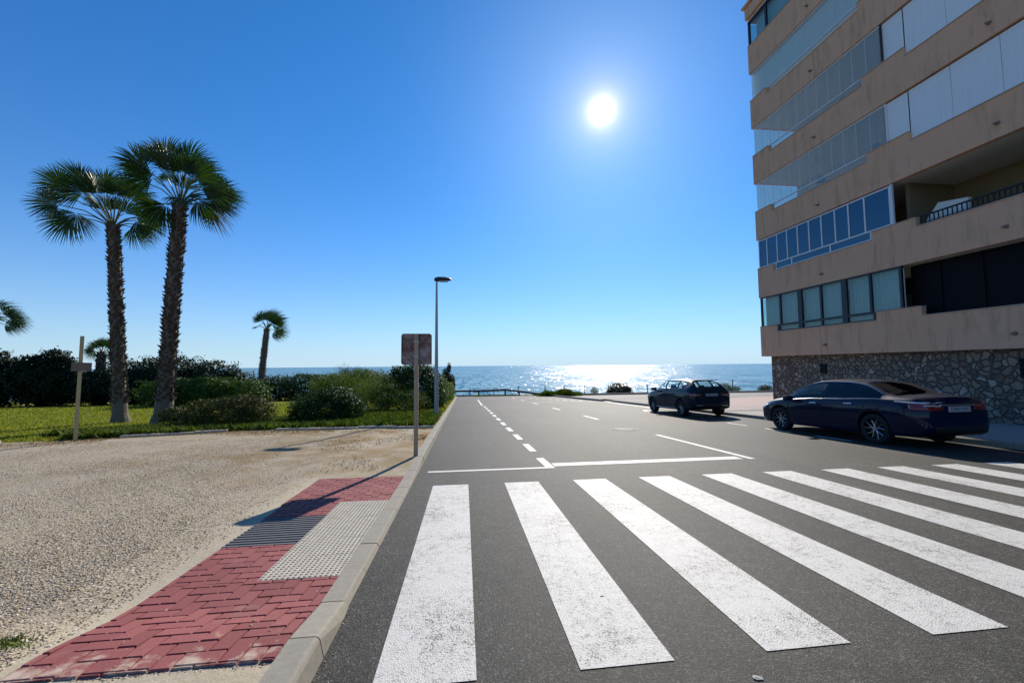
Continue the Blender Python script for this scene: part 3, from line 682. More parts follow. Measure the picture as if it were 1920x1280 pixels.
def shrub(name, loc, blobs, n, L, W, mat, label, cat='shrub', group=None, stems=6, zmin=.12, shell=.15, lump=.19, up=.25):
    x0, y0 = loc; z0 = gz(x0, y0) + .1
    t = thing(name, (x0, y0, z0), label, cat, group)
    bl = [(x0 + b_[0], y0 + b_[1], z0 + b_[2], b_[3], b_[4], b_[5]) for b_ in blobs]
    P, D = cloud_points(bl, n, shell, lump, zmin); V, Fc = leaf_arrays(P, D, L, W, up)
    reparent(npmesh('foliage', V, Fc, mat), t)
    for q in range(stems):
        mb = MB()
        b_ = bl[q % len(bl)]; e = Vector((b_[0] + random.uniform(-.5, .5) * b_[3], b_[1] + random.uniform(-.5, .5) * b_[4], b_[2] + random.uniform(-.1, .6) * b_[5]))
        s_ = Vector((x0 * .5 + b_[0] * .5 + random.uniform(-.15, .15), y0 * .5 + b_[1] * .5 + random.uniform(-.15, .15), gz(b_[0], b_[1]) + .02)); m_ = s_.lerp(e, .5) + Vector((random.uniform(-.1, .1), random.uniform(-.1, .1), .05))
        mb.tube([s_, m_, e], [.03, .02, .008], 6)
        reparent(mb.build('stem', M['twig'], smooth=True), t)
    return t
G = 'shrubs behind the concrete edging'
shrub('shrub', (-7.75, 14.5), [(0, 0, .42, 1.0, .8, .55), (-.75, .1, .55, .65, .6, .42), (.7, .1, .5, .7, .6, .5), (.2, .2, .75, .75, .6, .36), (-1.2, .2, .35, .45, .5, .4)], 15000, .10, .028, M['bushbrown'], 'olive brown bushy shrub just right of the taller palm trunk', group=G, up=.1)
shrub('shrub', (-5.0, 15.5), [(-.1, 0, .5, 1.0, .85, .65), (.2, .2, .85, .75, .7, .5), (.8, .1, .5, .55, .6, .5), (-.75, 0, .4, .6, .6, .5)], 15000, .10, .04, M['bushdark'], 'dark rounded shrub between the lawn gap and the rusty sign', group=G)
shrub('shrub', (-9.0, 17.4), [(0, 0, .25, .5, .4, .3), (.6, .2, .2, .4, .4, .28)], 3000, .08, .03, M['bushgreen'], 'low green clump at the near edge of the lawn gap', group=G, stems=2)
shrub('shrub', (-10.3, 15.9), [(0, 0, .3, .55, .5, .38), (.5, -.4, .25, .5, .4, .3)], 3600, .09, .04, M['bushbrown'], 'small reddish olive shrub at the foot of the taller palm', group=G, stems=2)
shrub('shrub', (-3.9, 20.6), [(0, 0, .6, 1.5, 1.3, .95), (-1.6, .8, .8, 1.3, 1.2, .95), (1.3, -.5, .5, .9, .9, .65), (-.2, 1, 1.0, 1.1, 1.1, .8)], 26000, .10, .016, M['heath'], 'feathery bright green mound behind the dark rounded shrub', group=G, shell=.18, up=.5)
shrub('shrub', (-2.6, 22.5), [(0, 0, 1.1, 1.2, 1.2, 1.25), (-.9, .3, 1.3, .9, .9, .95), (-1.7, .5, .9, .9, .9, .9), (.7, -.3, 1.0, .85, .9, 1.2), (.1, .2, 2.05, .85, .8, .65), (-.9, .4, 1.9, .6, .6, .5), (.9, -.5, .5, .7, .8, .7)], 24000, .12, .06, M['bushdark'], 'tall dark glossy shrub behind the rusty sign', group=G)
shrub('shrub', (-1.75, 27.5), [(0, 0, .8, .75, 1.2, .9), (-.2, 1.5, 1.1, .8, 1.2, .9), (.15, -1.2, .6, .55, .9, .65)], 13000, .12, .04, M['bushgreen'], 'green hedge shrub beside the kerb just past the lamp post', group=G)
shrub('shrub', (-1.5, 33.5), [(0, 0, .6, .6, 1.5, .7), (.1, 2, .7, .55, 1.6, .8), (0, -1.8, .45, .55, 1.0, .5)], 11000, .12, .05, M['heath'], 'yellow green low hedge at the far end of the kerb', group=G)
t = shrub('tall_shrub', (-1.55, 38.0), [(0, 0, 1.1, .7, .8, 1.1), (-.1, 0, 2.2, .35, .4, .7), (.3, .2, 1.5, .4, .5, .8), (.15, .1, 2.9, .2, .2, .45)], 9000, .14, .05, M['farhedge'], 'upright dark shrub with ragged top closest to the sea at the kerb end', group=G)
G2 = 'hedges and trees at the back of the lawn'
shrub('hedge', (-19.0, 32.5), [(-2.5, 0, .95, 2.2, 1.4, 1.05), (0, 0, 1.05, 2.1, 1.4, 1.1), (2.3, 0, .9, 1.9, 1.4, 1.0)], 17000, .22, .09, M['bushgreen'], 'clipped flat topped hedge above the olive brown shrub', 'hedge', G2)
shrub('hedge', (-24.8, 38.5), [(-3.4, 0, 1.9, 2.6, 2, 1.9), (-.6, 0, 2.2, 2.4, 2, 2.0), (2.4, 0, 1.8, 2.4, 2, 1.9), (4.4, 0, 1.3, 1.8, 1.8, 1.6)], 22000, .28, .12, M['farhedge'], 'tall rounded hedge to the right of the taller palm trunk', 'hedge', G2)
shrub('hedge', (-14.2, 41.5), [(-4.2, 0, 1.0, 2.4, 2, 1.35), (-1.2, 0, 1.15, 2.4, 2, 1.45), (1.8, 0, 1.1, 2.4, 2, 1.4), (4.2, 0, 1.3, 2.2, 2, 1.6)], 22000, .26, .10, M['bushdark'], 'long dark hedge under the leaning distant palm', 'hedge', G2)
shrub('hedge', (-8.6, 34.5), [(-2, 0, 1.2, 2, 1.6, 1.25), (.4, .3, 1.4, 2.0, 1.6, 1.4), (2.6, 0, 1.2, 1.8, 1.5, 1.2)], 17000, .2, .05, M['heath'], 'loose grey green hedge below the leafless shrub', 'hedge', G2, shell=.2)
shrub('hedge', (-30.2, 37.5), [(-3, 0, 1.5, 2.6, 2, 1.5), (0, 0, 1.5, 2.6, 2, 1.4), (2.6, 0, 1.5, 2.2, 2, 1.5)], 18000, .28, .12, M['farhedge'], 'dark hedge between the two tall palm trunks', 'hedge', G2)
shrub('shade_tree', (-37.0, 35.5), [(0, 0, 1.9, 3.0, 2.4, 2.0), (-2.6, 0, 2.0, 2.6, 2.2, 1.9), (.6, 0, 3.5, 1.2, 1.2, 1.0), (-4.8, 1, 2.0, 2.5, 2, 1.9), (2.2, 0, 1.7, 1.6, 1.6, 1.6)], 24000, .28, .13, M['farhedge'], 'dark tree mass at the left edge under the cut off palm', 'tree', G2, stems=10)
shrub('shade_tree', (-33.6, 36.5), [(0, 0, 2.0, 1.9, 1.8, 1.9), (-.6, 0, 3.2, .9, .9, .9), (.75, 0, 3.6, .9, .9, .95), (1.2, 0, 2.6, 1.0, 1, 1.3)], 16000, .26, .12, M['farhedge'], 'dark double topped tree just left of the small wooden sign', 'tree', G2, stems=8)
# leafless shrub
t = thing('leafless_shrub', (-10.1, 36.8, gz(-10.1, 36.8) + .1), 'bare twiggy shrub poking above the grey green hedge against the sea', 'shrub', G2)
mb = MB(); random.seed(11)
def grow(p, d, l, r, lev):
    e = p + d * l; mb.tube([p, p.lerp(e, .5) + Vector((random.uniform(-.05, .05), 0, random.uniform(-.03, .05))) * l, e], [r, r * .85, r * .65], 5, cap=False)
    if lev:
        for _ in range(random.choice((3, 4))):
            nd = (d + Vector((random.uniform(-.8, .8), random.uniform(-.8, .8), random.uniform(-.15, .55)))).normalized(); grow(p.lerp(e, random.uniform(.6, 1)), nd, l * random.uniform(.55, .8), r * .6, lev - 1)
for q in range(4): grow(Vector((random.uniform(-.3, .3), 0, 0)), Vector((random.uniform(-.5, .4), random.uniform(-.3, .3), 1)).normalized(), 1.9, .05, 4)
mb.build('branches', M['twig'], t); t.scale = (.72, .72, .72)
# clumps at the sea edge
shrub('round_bush', (18.6, 46.8), [(0, 0, .35, 1.35, .9, .95), (.7, 0, .2, .9, .8, .7), (-.9, 0, .1, .7, .6, .5)], 9000, .16, .07, M['farhedge'], 'round dark bush standing in front of the sun glitter', 'bush', 'bushes at the sea edge', zmin=.0)
G3 = 'weeds along the far kerb'
shrub('weed_clump', (15.4, 46.3), [(0, 0, .35, .5, .4, .45)], 700, .22, .03, M['bushgreen'], 'small weed clump left of the round dark bush', 'weed', G3, 2, .1)
shrub('weed_clump', (32.6, 47.2), [(0, 0, .45, .9, .6, .65), (1.3, 0, .3, .9, .5, .4)], 1700, .3, .04, M['bushgreen'], 'green weed clump right of the parked sport utility car', 'weed', G3, 2, .1)
shrub('weed_clump', (38.4, 47.4), [(0, 0, .3, 1.0, .5, .5)], 1200, .3, .04, M['bushbrown'], 'olive weed clump against the stone wall corner', 'weed', G3, 2, .1)
n = 16000
u = rng.random(n); xx = 8.4 + 5.6 * u + .5 * rng.standard_normal(n) * .4; yy = 44.9 + .9 * (u - .5) + .6 * rng.standard_normal(n) * np.sin(np.pi * np.clip(u, .05, .95)) - 1.2 * np.sin(np.pi * u)
xx = np.concatenate([xx, rng.uniform(1, 60, 5000)]); yy = np.concatenate([yy, 47.2 + rng.normal(0, .6, 5000)])
k = (yy > 42.2) & ~((xx > 13) & (yy < 45.4)); xx, yy = xx[k], yy[k]
blades('roadside_weeds', xx, yy, gz(xx, yy) - .05, rng.uniform(.15, .75, len(xx)) * np.where((xx > 7.6) & (xx < 14.2), np.clip(np.sin((xx - 7.4) / 7.0 * np.pi), .05, 1) ** .7 * (.95 + .6 * nz2(xx, yy, 2.2, 41)), .35), .02, M['heath'], .7, 'green weeds in a strip between the road end and the side street', 'weeds')
sheet('shore_strip', np.linspace(-2, 130, 30), np.linspace(45.3, 52.4, 5), lambda X, Y: -.06 + .02 * nz2(X, Y, .9, 31), M['dirt'])
0 and sheet('weed_bank', np.linspace(7.6, 13.2, 8), np.linspace(42.0, 45.4, 5), lambda X, Y: .03 + .25 * np.clip(1 - ((X - 10.8) / 3) ** 2, 0, 1) * np.clip(1 - ((Y - 44.2) / 1.8) ** 2, 0, 1), M['dirt'])

# ------------------------------------------------------------------ palms
def fan(hub, main, nrm, rad, wind, nseg=34, spread=1.35, droop=.18, mb=None):
    hub = Vector(hub); main = Vector(main).normalized(); nrm = Vector(nrm); nrm = (nrm - main * nrm.dot(main)).normalized(); side = main.cross(nrm)
    wind = Vector(wind)
    for i in range(nseg):
        th = -spread + 2 * spread * (i + .5) / nseg + random.uniform(-.02, .02); dth = 2 * spread / nseg
        if random.random() < .05: continue
        r = rad * (1 - .28 * (abs(th) / spread) ** 2) * random.uniform(.9, 1.06)
        d = main * math.cos(th) + side * math.sin(th); s_ = (side * math.cos(th) - main * math.sin(th))
        fold = nrm * (-.10 * rad * math.cos(th) ** 2)
        pts = []
        for t, wf in ((.06, .5), (.32, 1.0), (.55, 1.0), (.80, .55), (1.0, .05)):
            c = hub + d * r * t + nrm * (.28 * r * t * abs(math.sin(th))) + fold * t
            g = max(0, t - .35); c = c + Vector((0, 0, -droop * r * g * g * random.uniform(1.2, 2.6))) + wind * (r * g * g * random.uniform(.8, 1.6))
            wv = r * min(t, .5) * dth * .54 * wf
            pts.append((c - s_ * wv, c + nrm * wv * .9, c + s_ * wv))
        vs = [q for tri in pts for q in tri]; fs = []
        for k in range(4):
            a = k * 3; fs += [(a, a + 1, a + 4, a + 3), (a + 1, a + 2, a + 5, a + 4)]
        mb.add(vs, fs, 0)
def palm_trunk(t, base, top, r0, r1, flare, nboot, seed, boot=.12, bend=(0, 0)):
    random.seed(seed); base = Vector(base); top = Vector(top); mb = MB()
    L = (top - base).length
    def cen(u): return base.lerp(top, u) + Vector((bend[0], bend[1], 0)) * math.sin(math.pi * u)
    us = [0, .02, .05, .09, .14] + [.14 + .86 * k / 22 for k in range(1, 23)]
    def rad(u): return r0 + (r1 - r0) * u + flare * math.exp(-u * L / .55)
    mb.tube([cen(u) for u in us], [rad(u) * (1 + .05 * math.sin(u * 90)) for u in us], 14, 1)
    for k in range(nboot):
        u = .10 + .90 * (k + random.random()) / nboot; a = k * 2.39996 + random.uniform(-.3, .3); c = cen(u); rr = rad(u)
        d = Vector((math.cos(a), math.sin(a), 0)); s_ = Vector((-math.sin(a), math.cos(a), 0)); h = boot * random.uniform(.6, 1.5); w_ = .075 * rr / .3 * random.uniform(.8, 1.3); o_ = random.uniform(.05, .13) * rr / .25
        p0 = c + d * (rr * .92); z = Vector((0, 0, 1))
        vs = [p0 - s_ * w_ - z * h * .4, p0 + s_ * w_ - z * h * .4, p0 + d * o_ + s_ * w_ * .7 + z * h * .45, p0 + d * o_ - s_ * w_ * .7 + z * h * .45, p0 + d * (o_ * 1.35) + z * h * .75, p0 + d * (o_ * .1) + z * h * .5]
        mb.add(vs, [(0, 1, 2, 3), (3, 2, 4), (2, 5, 4), (3, 4, 5), (1, 5, 2), (0, 3, 5)], 0)
    return reparent(mb.build('trunk', [M['palmtrunk'], M['palmbase']]), t)
def frond(t, cen, hub, tip, rad, nrm, wind, dead=False, nseg=34, pr=.02, droop=.18, spread=1.35):
    cen = Vector(cen); hub = Vector(hub); mb = MB()
    m_ = cen.lerp(hub, .55) + Vector((0, 0, .12 * (hub - cen).length))
    mb.tube([cen, cen.lerp(m_, .5) + Vector((0, 0, .03)), m_, hub], [pr * 1.5, pr * 1.2, pr, pr * .8], 5, 1)
    fan(hub, Vector(tip) - hub, nrm, rad, wind, nseg, spread, droop, mb)
    return reparent(mb.build('frond', [M['deadfrond'] if dead else M['frond'], M['deadfrond'] if dead else M['petiole']]), t)
def viewbasis(x, y):
    v = Vector((x, y, 0)).normalized(); return Vector((v.y, -v.x, 0)), Vector((0, 0, 1)), v     # right, up, away
def palm(name, base, top, r0, r1, flare, nb, crown, label, seed, scale, extra, wind, fanr, group='palm trees', droop=.18, boot=.12, pr=.02):
    t = thing(name, base, label, 'palm tree', group)
    palm_trunk(t, base, top, r0, r1, flare, nb, seed, boot)
    Rv, Uv, Av = viewbasis(base[0], base[1]); c0 = Vector(top)
    W = lambda a, b_, d: c0 + Rv * a + Uv * b_ + Av * d
    wv = Rv * wind
    for q in crown:
        (hx, hy), (tx, ty), dep = q[0], q[1], q[2]; dead = len(q) > 3 and q[3]
        hub = W(hx * scale, hy * scale, dep * scale); tip = W(tx * scale, ty * scale, dep * scale * 1.15)
        nr = Av * random.choice((-1, 1)) + Uv * random.uniform(-.15, .4) + Rv * random.uniform(-.35, .35)
        frond(t, c0 - Vector((0, 0, .1)), hub, tip, fanr * random.uniform(.9, 1.1), nr, wv, dead, 34, pr, droop * (2.2 if dead else 1))
    for k in range(extra):
        a = k * 2.39996; el = random.uniform(-.15, 1.25); d = Rv * (math.cos(a) * math.cos(el)) + Av * (math.sin(a) * math.cos(el)) + Uv * math.sin(el)
        L_ = fanr * random.uniform(.75, 1.15); hub = c0 + d * L_ + Uv * .1; tip = hub + d - Uv * .3 + wv * .6
        nr = Uv * .8 - d * .3 + Rv * random.uniform(-.4, .4) + Av * random.uniform(-.4, .4)
        frond(t, c0 - Vector((0, 0, .1)), hub, tip, fanr * random.uniform(.8, 1.05), nr, wv, False, 30, pr, droop)
    return t
s1 = 1 / 51.0; s2 = 1 / 52.0
def px(cx, cy, lst, s, fx=.78):
    return [(((h[0] - cx) * s * fx, (cy - h[1]) * s), ((t_[0] - cx) * s * fx, (cy - t_[1]) * s), d, *r) for h, t_, d, *r in lst]
b1 = (-13.3, 17.45); z1 = gz(*b1) + .1
Rv1 = viewbasis(*b1)[0]; top1 = Vector((b1[0], b1[1], 0)) + Rv1 * (-.48); 
crown1 = px(222, 412, [((130, 395), (70, 398), -.3), ((148, 412), (105, 440), .1), ((160, 408), (150, 440), -.5), ((132, 352), (75, 318), .2), ((165, 348), (120, 312), -.5), ((140, 366), (80, 356), .5),
    ((188, 350), (165, 305), .4), ((205, 345), (195, 300), -.2), ((222, 348), (232, 305), .3), ((245, 350), (262, 312), -.4), ((170, 372), (125, 366), -.9), ((195, 372), (180, 340), -1.0), ((225, 368), (222, 330), -1.0), ((250, 368), (275, 345), -.9),
    ((262, 385), (300, 372), .2), ((265, 398), (300, 420), -.3), ((258, 405), (285, 432), .4), ((278, 378), (315, 395), .6), ((205, 375), (200, 330), .8), ((240, 372), (255, 330), .9)], s1)
palm('fan_palm', (*b1, z1), (top1.x, top1.y, z1 + 7.75), .205, .18, .10, 520, crown1, 'shorter tall fan palm with crown leaning left and slim bristly trunk', 21, 1, 2, .10, .98)
b2 = (-11.15, 16.5); z2 = gz(*b2) + .1; Rv2 = viewbasis(*b2)[0]; top2 = Vector((b2[0], b2[1], 0)) + Rv2 * .22
crown2 = px(338, 378, [((288, 302), (252, 240), .2), ((312, 300), (285, 245), -.3), ((330, 298), (322, 248), .3), ((352, 295), (358, 250), -.2), ((365, 305), (392, 262), .4), ((372, 318), (415, 282), -.3), ((378, 335), (425, 315), .1), ((380, 345), (432, 340), -.6),
    ((268, 325), (232, 292), -.2), ((272, 342), (235, 325), .4), ((285, 350), (240, 350), -.7), ((340, 335), (335, 290), -1.0), ((362, 340), (380, 300), -1.0), ((318, 335), (300, 295), -.9), ((345, 330), (350, 285), .9),
    ((402, 352), (468, 345), .3), ((400, 360), (462, 372), -.4), ((395, 368), (428, 392), .2, True), ((372, 372), (395, 395), -.5), ((298, 385), (262, 415), .1), ((312, 392), (290, 425), -.4), ((405, 345), (450, 330), -.2), ((390, 325), (425, 300), .6)], s2)
palm('fan_palm', (*b2, z2), (top2.x, top2.y, z2 + 8.45), .235, .205, .17, 560, crown2, 'taller fan palm with leaning trunk and high full crown', 22, 1, 3, .18, 1.10)
# far palms
b3 = (-18.25, 38.5); z3 = gz(*b3) + .1; Rv3 = viewbasis(*b3)[0]
s3 = 1 / 18.6
cr3 = px(496, 612, [((488, 598), (481, 580), .3), ((497, 594), (498, 578), 0), ((503, 594), (512, 580), .3), ((508, 598), (525, 586), -.3), ((510, 602), (528, 596), .2), ((512, 614), (536, 616), 0), ((508, 616), (530, 624), .4), ((505, 604), (522, 602), -.6), ((497, 600), (505, 585), -.6), ((503, 600), (515, 588), .7), ((486, 600), (480, 592), -.4)], s3)
t3 = Vector((b3[0], b3[1], 0)) + Rv3 * .45
palm('fan_palm', (*b3, z3), (t3.x, t3.y, z3 + 6.55), .27, .21, .1, 240, cr3, 'distant windswept fan palm standing alone against the sky above the hedge', 23, 1, 2, .45, 1.1, droop=.06, pr=.03)
b4 = (-30.6, 37.9); z4 = gz(*b4) + .1; s4 = 1 / 22.5
cr4 = px(178, 668, [((168, 658), (150, 646), .2), ((172, 654), (165, 638), 0), ((180, 652), (180, 636), .3), ((187, 655), (198, 640), -.3), ((190, 660), (206, 648), .2), ((191, 664), (208, 660), 0), ((167, 663), (152, 668), .3), ((182, 656), (190, 642), .7), ((175, 658), (168, 645), -.7), ((188, 666), (198, 672), -.4)], s4)
palm('fan_palm', (*b4, z4), (b4[0], b4[1], z4 + 4.3), .40, .24, .1, 220, cr4, 'short fan palm rising over the hedge behind the wooden sign', 24, 1, 3, .3, .9, droop=.2, pr=.03, boot=.2)
b0 = (-38.2, 36.5); z0_ = gz(*b0) + .1
cr0 = px(-32, 612, [((-10, 592), (22, 574), .2), ((-5, 600), (30, 585), -.2), ((5, 606), (48, 592), .1), ((8, 612), (55, 605), .4), ((5, 616), (58, 616), -.2), ((0, 620), (45, 625), .2), ((-60, 600), (-90, 590), 0), ((-45, 590), (-60, 570), 0), ((-30, 588), (-28, 565), .3), ((-60, 615), (-90, 625), 0)], 1 / 21.5)
palm('fan_palm', (*b0, z0_), (b0[0], b0[1], z0_ + 7.0), .28, .22, .1, 150, cr0, 'palm at the left edge with only its swept frond tips in view', 25, 1, 4, .45, 1.1, droop=.3, pr=.03)
# feather palm behind the hedge
t = thing('feather_palm', (-27.4, 42.0, gz(-27.4, 42) + .1), 'feather palm with only curved frond tips showing over the hedge', 'palm tree', 'palm trees')
mb = MB(); zb = gz(-27.4, 42) + .1; mb.tube([(-27.4, 42, zb - .1), (-27.4, 42, zb + 1.9)], [.35, .3], 10); reparent(mb.build('trunk', M['palmtrunk'], smooth=True), t)
for k in range(16):
    a = k * 2.39996; el = random.uniform(.45, 1.25); d = Vector((math.cos(a) * math.cos(el), math.sin(a) * math.cos(el), math.sin(el))); mb = MB(); p0 = Vector((-27.4, 42, zb + 1.9)); pts = []
    for q in range(12):
        u = q / 11; pts.append(p0 + d * 2.5 * u + Vector((0, 0, -1.1 * u * u)) + Vector((.3 * u * u, 0, 0)))
    mb.tube(pts, [.03 * (1 - .7 * q / 11) for q in range(12)], 5, 1)
    for q in range(1, 12):
        tn = (pts[q] - pts[q - 1]).normalized(); s_ = tn.cross(Vector((0, 0, 1))).normalized()
        for sg in (-1, 1):
            for e in (0, .5):
                c = pts[q - 1].lerp(pts[q], e); l = .5 * math.sin(math.pi * min(1, .15 + .85 * q / 12)) + .12; ti = c + (s_ * sg * .8 + tn * .7 + Vector((0, 0, -.15))).normalized() * l
                mb.add([c - tn * .035, c + tn * .035, ti], [(0, 1, 2)], 0)
    reparent(mb.build('frond', [M['frond'], M['petiole']]), t)

# ------------------------------------------------------------------ signs, lamp, fences
bx, by = -.915, 7.9; bz = gz(bx, by) + .1
t = thing('road_sign', (bx, by, bz), 'rusty square road sign seen from behind on a beige post by the kerb', 'road sign')
mb = MB(); mb.bbox(bx - .04, bx + .04, by - .025, by + .025, bz - .3, 2.075, .006); reparent(mb.build('post', M['post'], smooth=True, ang=40), t)
mb = MB(); hw = .29; cz = 1.785; rr = .05; out_ = []
for (sx, sz, a0) in ((1, 1, 0), (-1, 1, 90), (-1, -1, 180), (1, -1, 270)):
    for k in range(6): a = R(a0 + 18 * k); out_.append((bx + sx * (hw - rr) + rr * math.cos(a), cz + sz * (hw + .01 - rr) + rr * math.sin(a)))
n = len(out_); yb = by + .027
vs = [(x, yb, z) for x, z in out_] + [(x, yb + .004, z) for x, z in out_]
mb.add(vs, [tuple(range(n)), tuple(range(2 * n - 1, n - 1, -1))] + [(k, n + k, n + (k + 1) % n, (k + 1) % n) for k in range(n)])
ins = [(bx + (x - bx) * .965, cz + (z - cz) * .965) for x, z in out_]
vs = [(x, yb, z) for x, z in out_] + [(x, yb - .018, z) for x, z in out_] + [(x, yb - .018, z) for x, z in ins] + [(x, yb - .001, z) for x, z in ins]
mb.add(vs, [(q * n + k, q * n + (k + 1) % n, (q + 1) * n + (k + 1) % n, (q + 1) * n + k) for q in range(3) for k in range(n)])
reparent(mb.build('sign_plate', M['rust']), t)
mb = MB()
for z in (1.93, 1.64):
    mb.bbox(bx - .055, bx + .055, by - .031, by + .024, z - .014, z + .014, .003)
reparent(mb.build('clamp', M['lamppole']), t)

bx, by = -9.78, 11.5; bz = gz(bx, by) + .1
t = thing('wooden_sign', (bx, by, bz), 'square wooden post with a small grey board at the lawn edge', 'sign')
Rv, Uv, Av = viewbasis(bx, by); ang = math.atan2(Rv.y, Rv.x); lean = Matrix.Translation((bx, by, bz)) @ Matrix.Rotation(ang, 4, 'Z') @ Matrix.Rotation(R(.5), 4, 'Y')
mb = MB(); mb.box(-.038, .038, -.038, .038, -.25, 2.70, M=lean); reparent(mb.build('post', M['wood']), t)
mb = MB(); mb.box(-.19, .17, -.065, -.047, 1.80, 2.02, M=lean @ Matrix.Rotation(R(1), 4, 'Y')); o = mb.build('board', M['board']); reparent(o, t)

bx, by = -1.15, 17.0; bz = gz(bx, by) + .1
t = thing('street_lamp', (bx, by, bz), 'tall tapering grey street lamp with a flat dark head beside the kerb', 'street lamp')
mb = MB(); mb.tube([(bx, by, bz - .1), (bx, by, bz + .9), (bx, by, bz + 5.75)], [.095, .085, .04], 14); reparent(mb.build('pole', M['lamppole'], smooth=True, ang=40), t)
mb = MB(); mb.box(bx - .17, bx + .17, by - .17, by + .17, bz - .02, bz + .02); mb.tube([(bx, by, bz + .02), (bx, by, bz + .05)], .12, 12); reparent(mb.build('base_plate', M['lamppole']), t)
zt = bz + 5.72
mb = MB(); pr = [(-.10, .08, .07), (-.04, .13, .115), (.10, .16, .135), (.35, .16, .125), (.54, .13, .085), (.60, .07, .045)]
vs = []; fs = []
for (x, w_, h) in pr: vs += [(bx + x, by + yy * w_, zt + zz * h + .02 + x * .04) for yy, zz in ((-1, .0), (-.9, .55), (-.4, 1), (.4, 1), (.9, .55), (1, 0), (.7, -.35), (-.7, -.35))]
for k in range(len(pr) - 1):
    for q in range(8): fs.append((k * 8 + q, k * 8 + (q + 1) % 8, (k + 1) * 8 + (q + 1) % 8, (k + 1) * 8 + q))
fs += [tuple(range(7, -1, -1)), tuple((len(pr) - 1) * 8 + q for q in range(8))]
mb.add(vs, fs); hd = reparent(mb.build('lamp_head', M['lamphead'], smooth=True, ang=35), t)
mb = MB(); mb.bbox(bx + .10, bx + .46, by - .10, by + .10, zt - .045, zt - .005, .01); o = mb.build('lens', M['lens']); o.parent = hd

# timber guard rail at the road end
t = thing('guard_rail', (2, 48.5, gz(2, 48.5)), 'low dark timber guard rail across the end of the road', 'guard rail')
P_ = [(-3.5, 48.9, .62), (1.75, 48.9, .62), (4.95, 48.6, .70), (6.6, 48.2, .50), (8.4, 47.6, .25), (9.6, 47.2, .12)]
for (x, y, h) in P_[:5]:
    mb = MB(); mb.bbox(x - .09, x + .09, y - .09, y + .09, gz(x, y) - .3, gz(x, y) + h + .05, .015); reparent(mb.build('post', M['timber']), t)
mb = MB(); mb.tube([(x, y - .12, gz(x, y) + h) for x, y, h in P_], .11, 8); reparent(mb.build('rail', M['timber'], smooth=True), t)
mb = MB(); mb.tube([(x, y - .12, gz(x, y) + .08) for x, y, h in P_[:4]], .07, 8); reparent(mb.build('rail', M['timber'], smooth=True), t)
t = thing('wire_fence', (10, 50, gz(10, 50)), 'thin dark posts with slack wires along the shore edge', 'fence')
fp = [(.7, 50.6, 1.15), (3.7, 50.5, 1.15), (6.8, 50.4, 1.2), (10.2, 50.3, 1.25), (12.7, 50.3, 1.3), (15.4, 50.4, 1.3), (18.6, 50.4, 1.4), (24, 50.6, 1.3), (29, 50.8, 1.5), (33.8, 47.3, 1.75), (42.5, 48, 1.6), (50, 48.5, 1.6)]
for (x, y, h) in fp:
    mb = MB(); zb = gz(x, y) - .25; mb.tube([(x, y, zb), (x + .02, y, zb + h + .1)], [.06, .05], 7); reparent(mb.build('post', M['wirepost']), t)
for lv in (.9, .6):
    mb = MB()
    for a, b_ in zip(fp[:-1], fp[1:]):
        A_ = Vector((a[0], a[1], gz(a[0], a[1]) - .15 + a[2] * lv)); B_ = Vector((b_[0], b_[1], gz(b_[0], b_[1]) - .15 + b_[2] * lv))
        mb.tube([A_.lerp(B_, u) - Vector((0, 0, .5 * u * (1 - u))) for u in (0, .2, .4, .6, .8, 1)], .012, 4, cap=False)
    reparent(mb.build('wire', M['wirepost']), t)

# ------------------------------------------------------------------ apartment building
XF = 15.3; YC = 19.05; YN = -14.0
bd = thing('apartment_building', (XF, YC, gz(XF, YC)), 'beige apartment block with stepped balcony bands over a rubble stone base', 'building')
def part(mb, name, mats, par=bd, **k):
    o = mb.build(name, mats, **k)
    if par is bd: reparent(o, bd)
    else: o.parent = par
    return o
mb = MB(); mb.box(XF + .32, 32, YN, YC - .28, -1.6, 1.86); part(mb, 'stone_wall', M['stone'])
for (ya, yb, za, zb) in ((15.62, 15.97, 1.0, 1.42), (9.2, 9.55, 1.0, 1.55)):
    mb = MB(); mb.box(XF + .30, XF + .33, ya, yb, za, zb, 0)
    for k in range(5): zz = za + .04 + (zb - za - .08) * k / 4; mb.box(XF + .285, XF + .30, ya + .02, yb - .02, zz, zz + .02, 1)
    part(mb, 'vent', [M['black'], M['iron']])
base = [1.82 + 3.04 * k for k in range(6)]
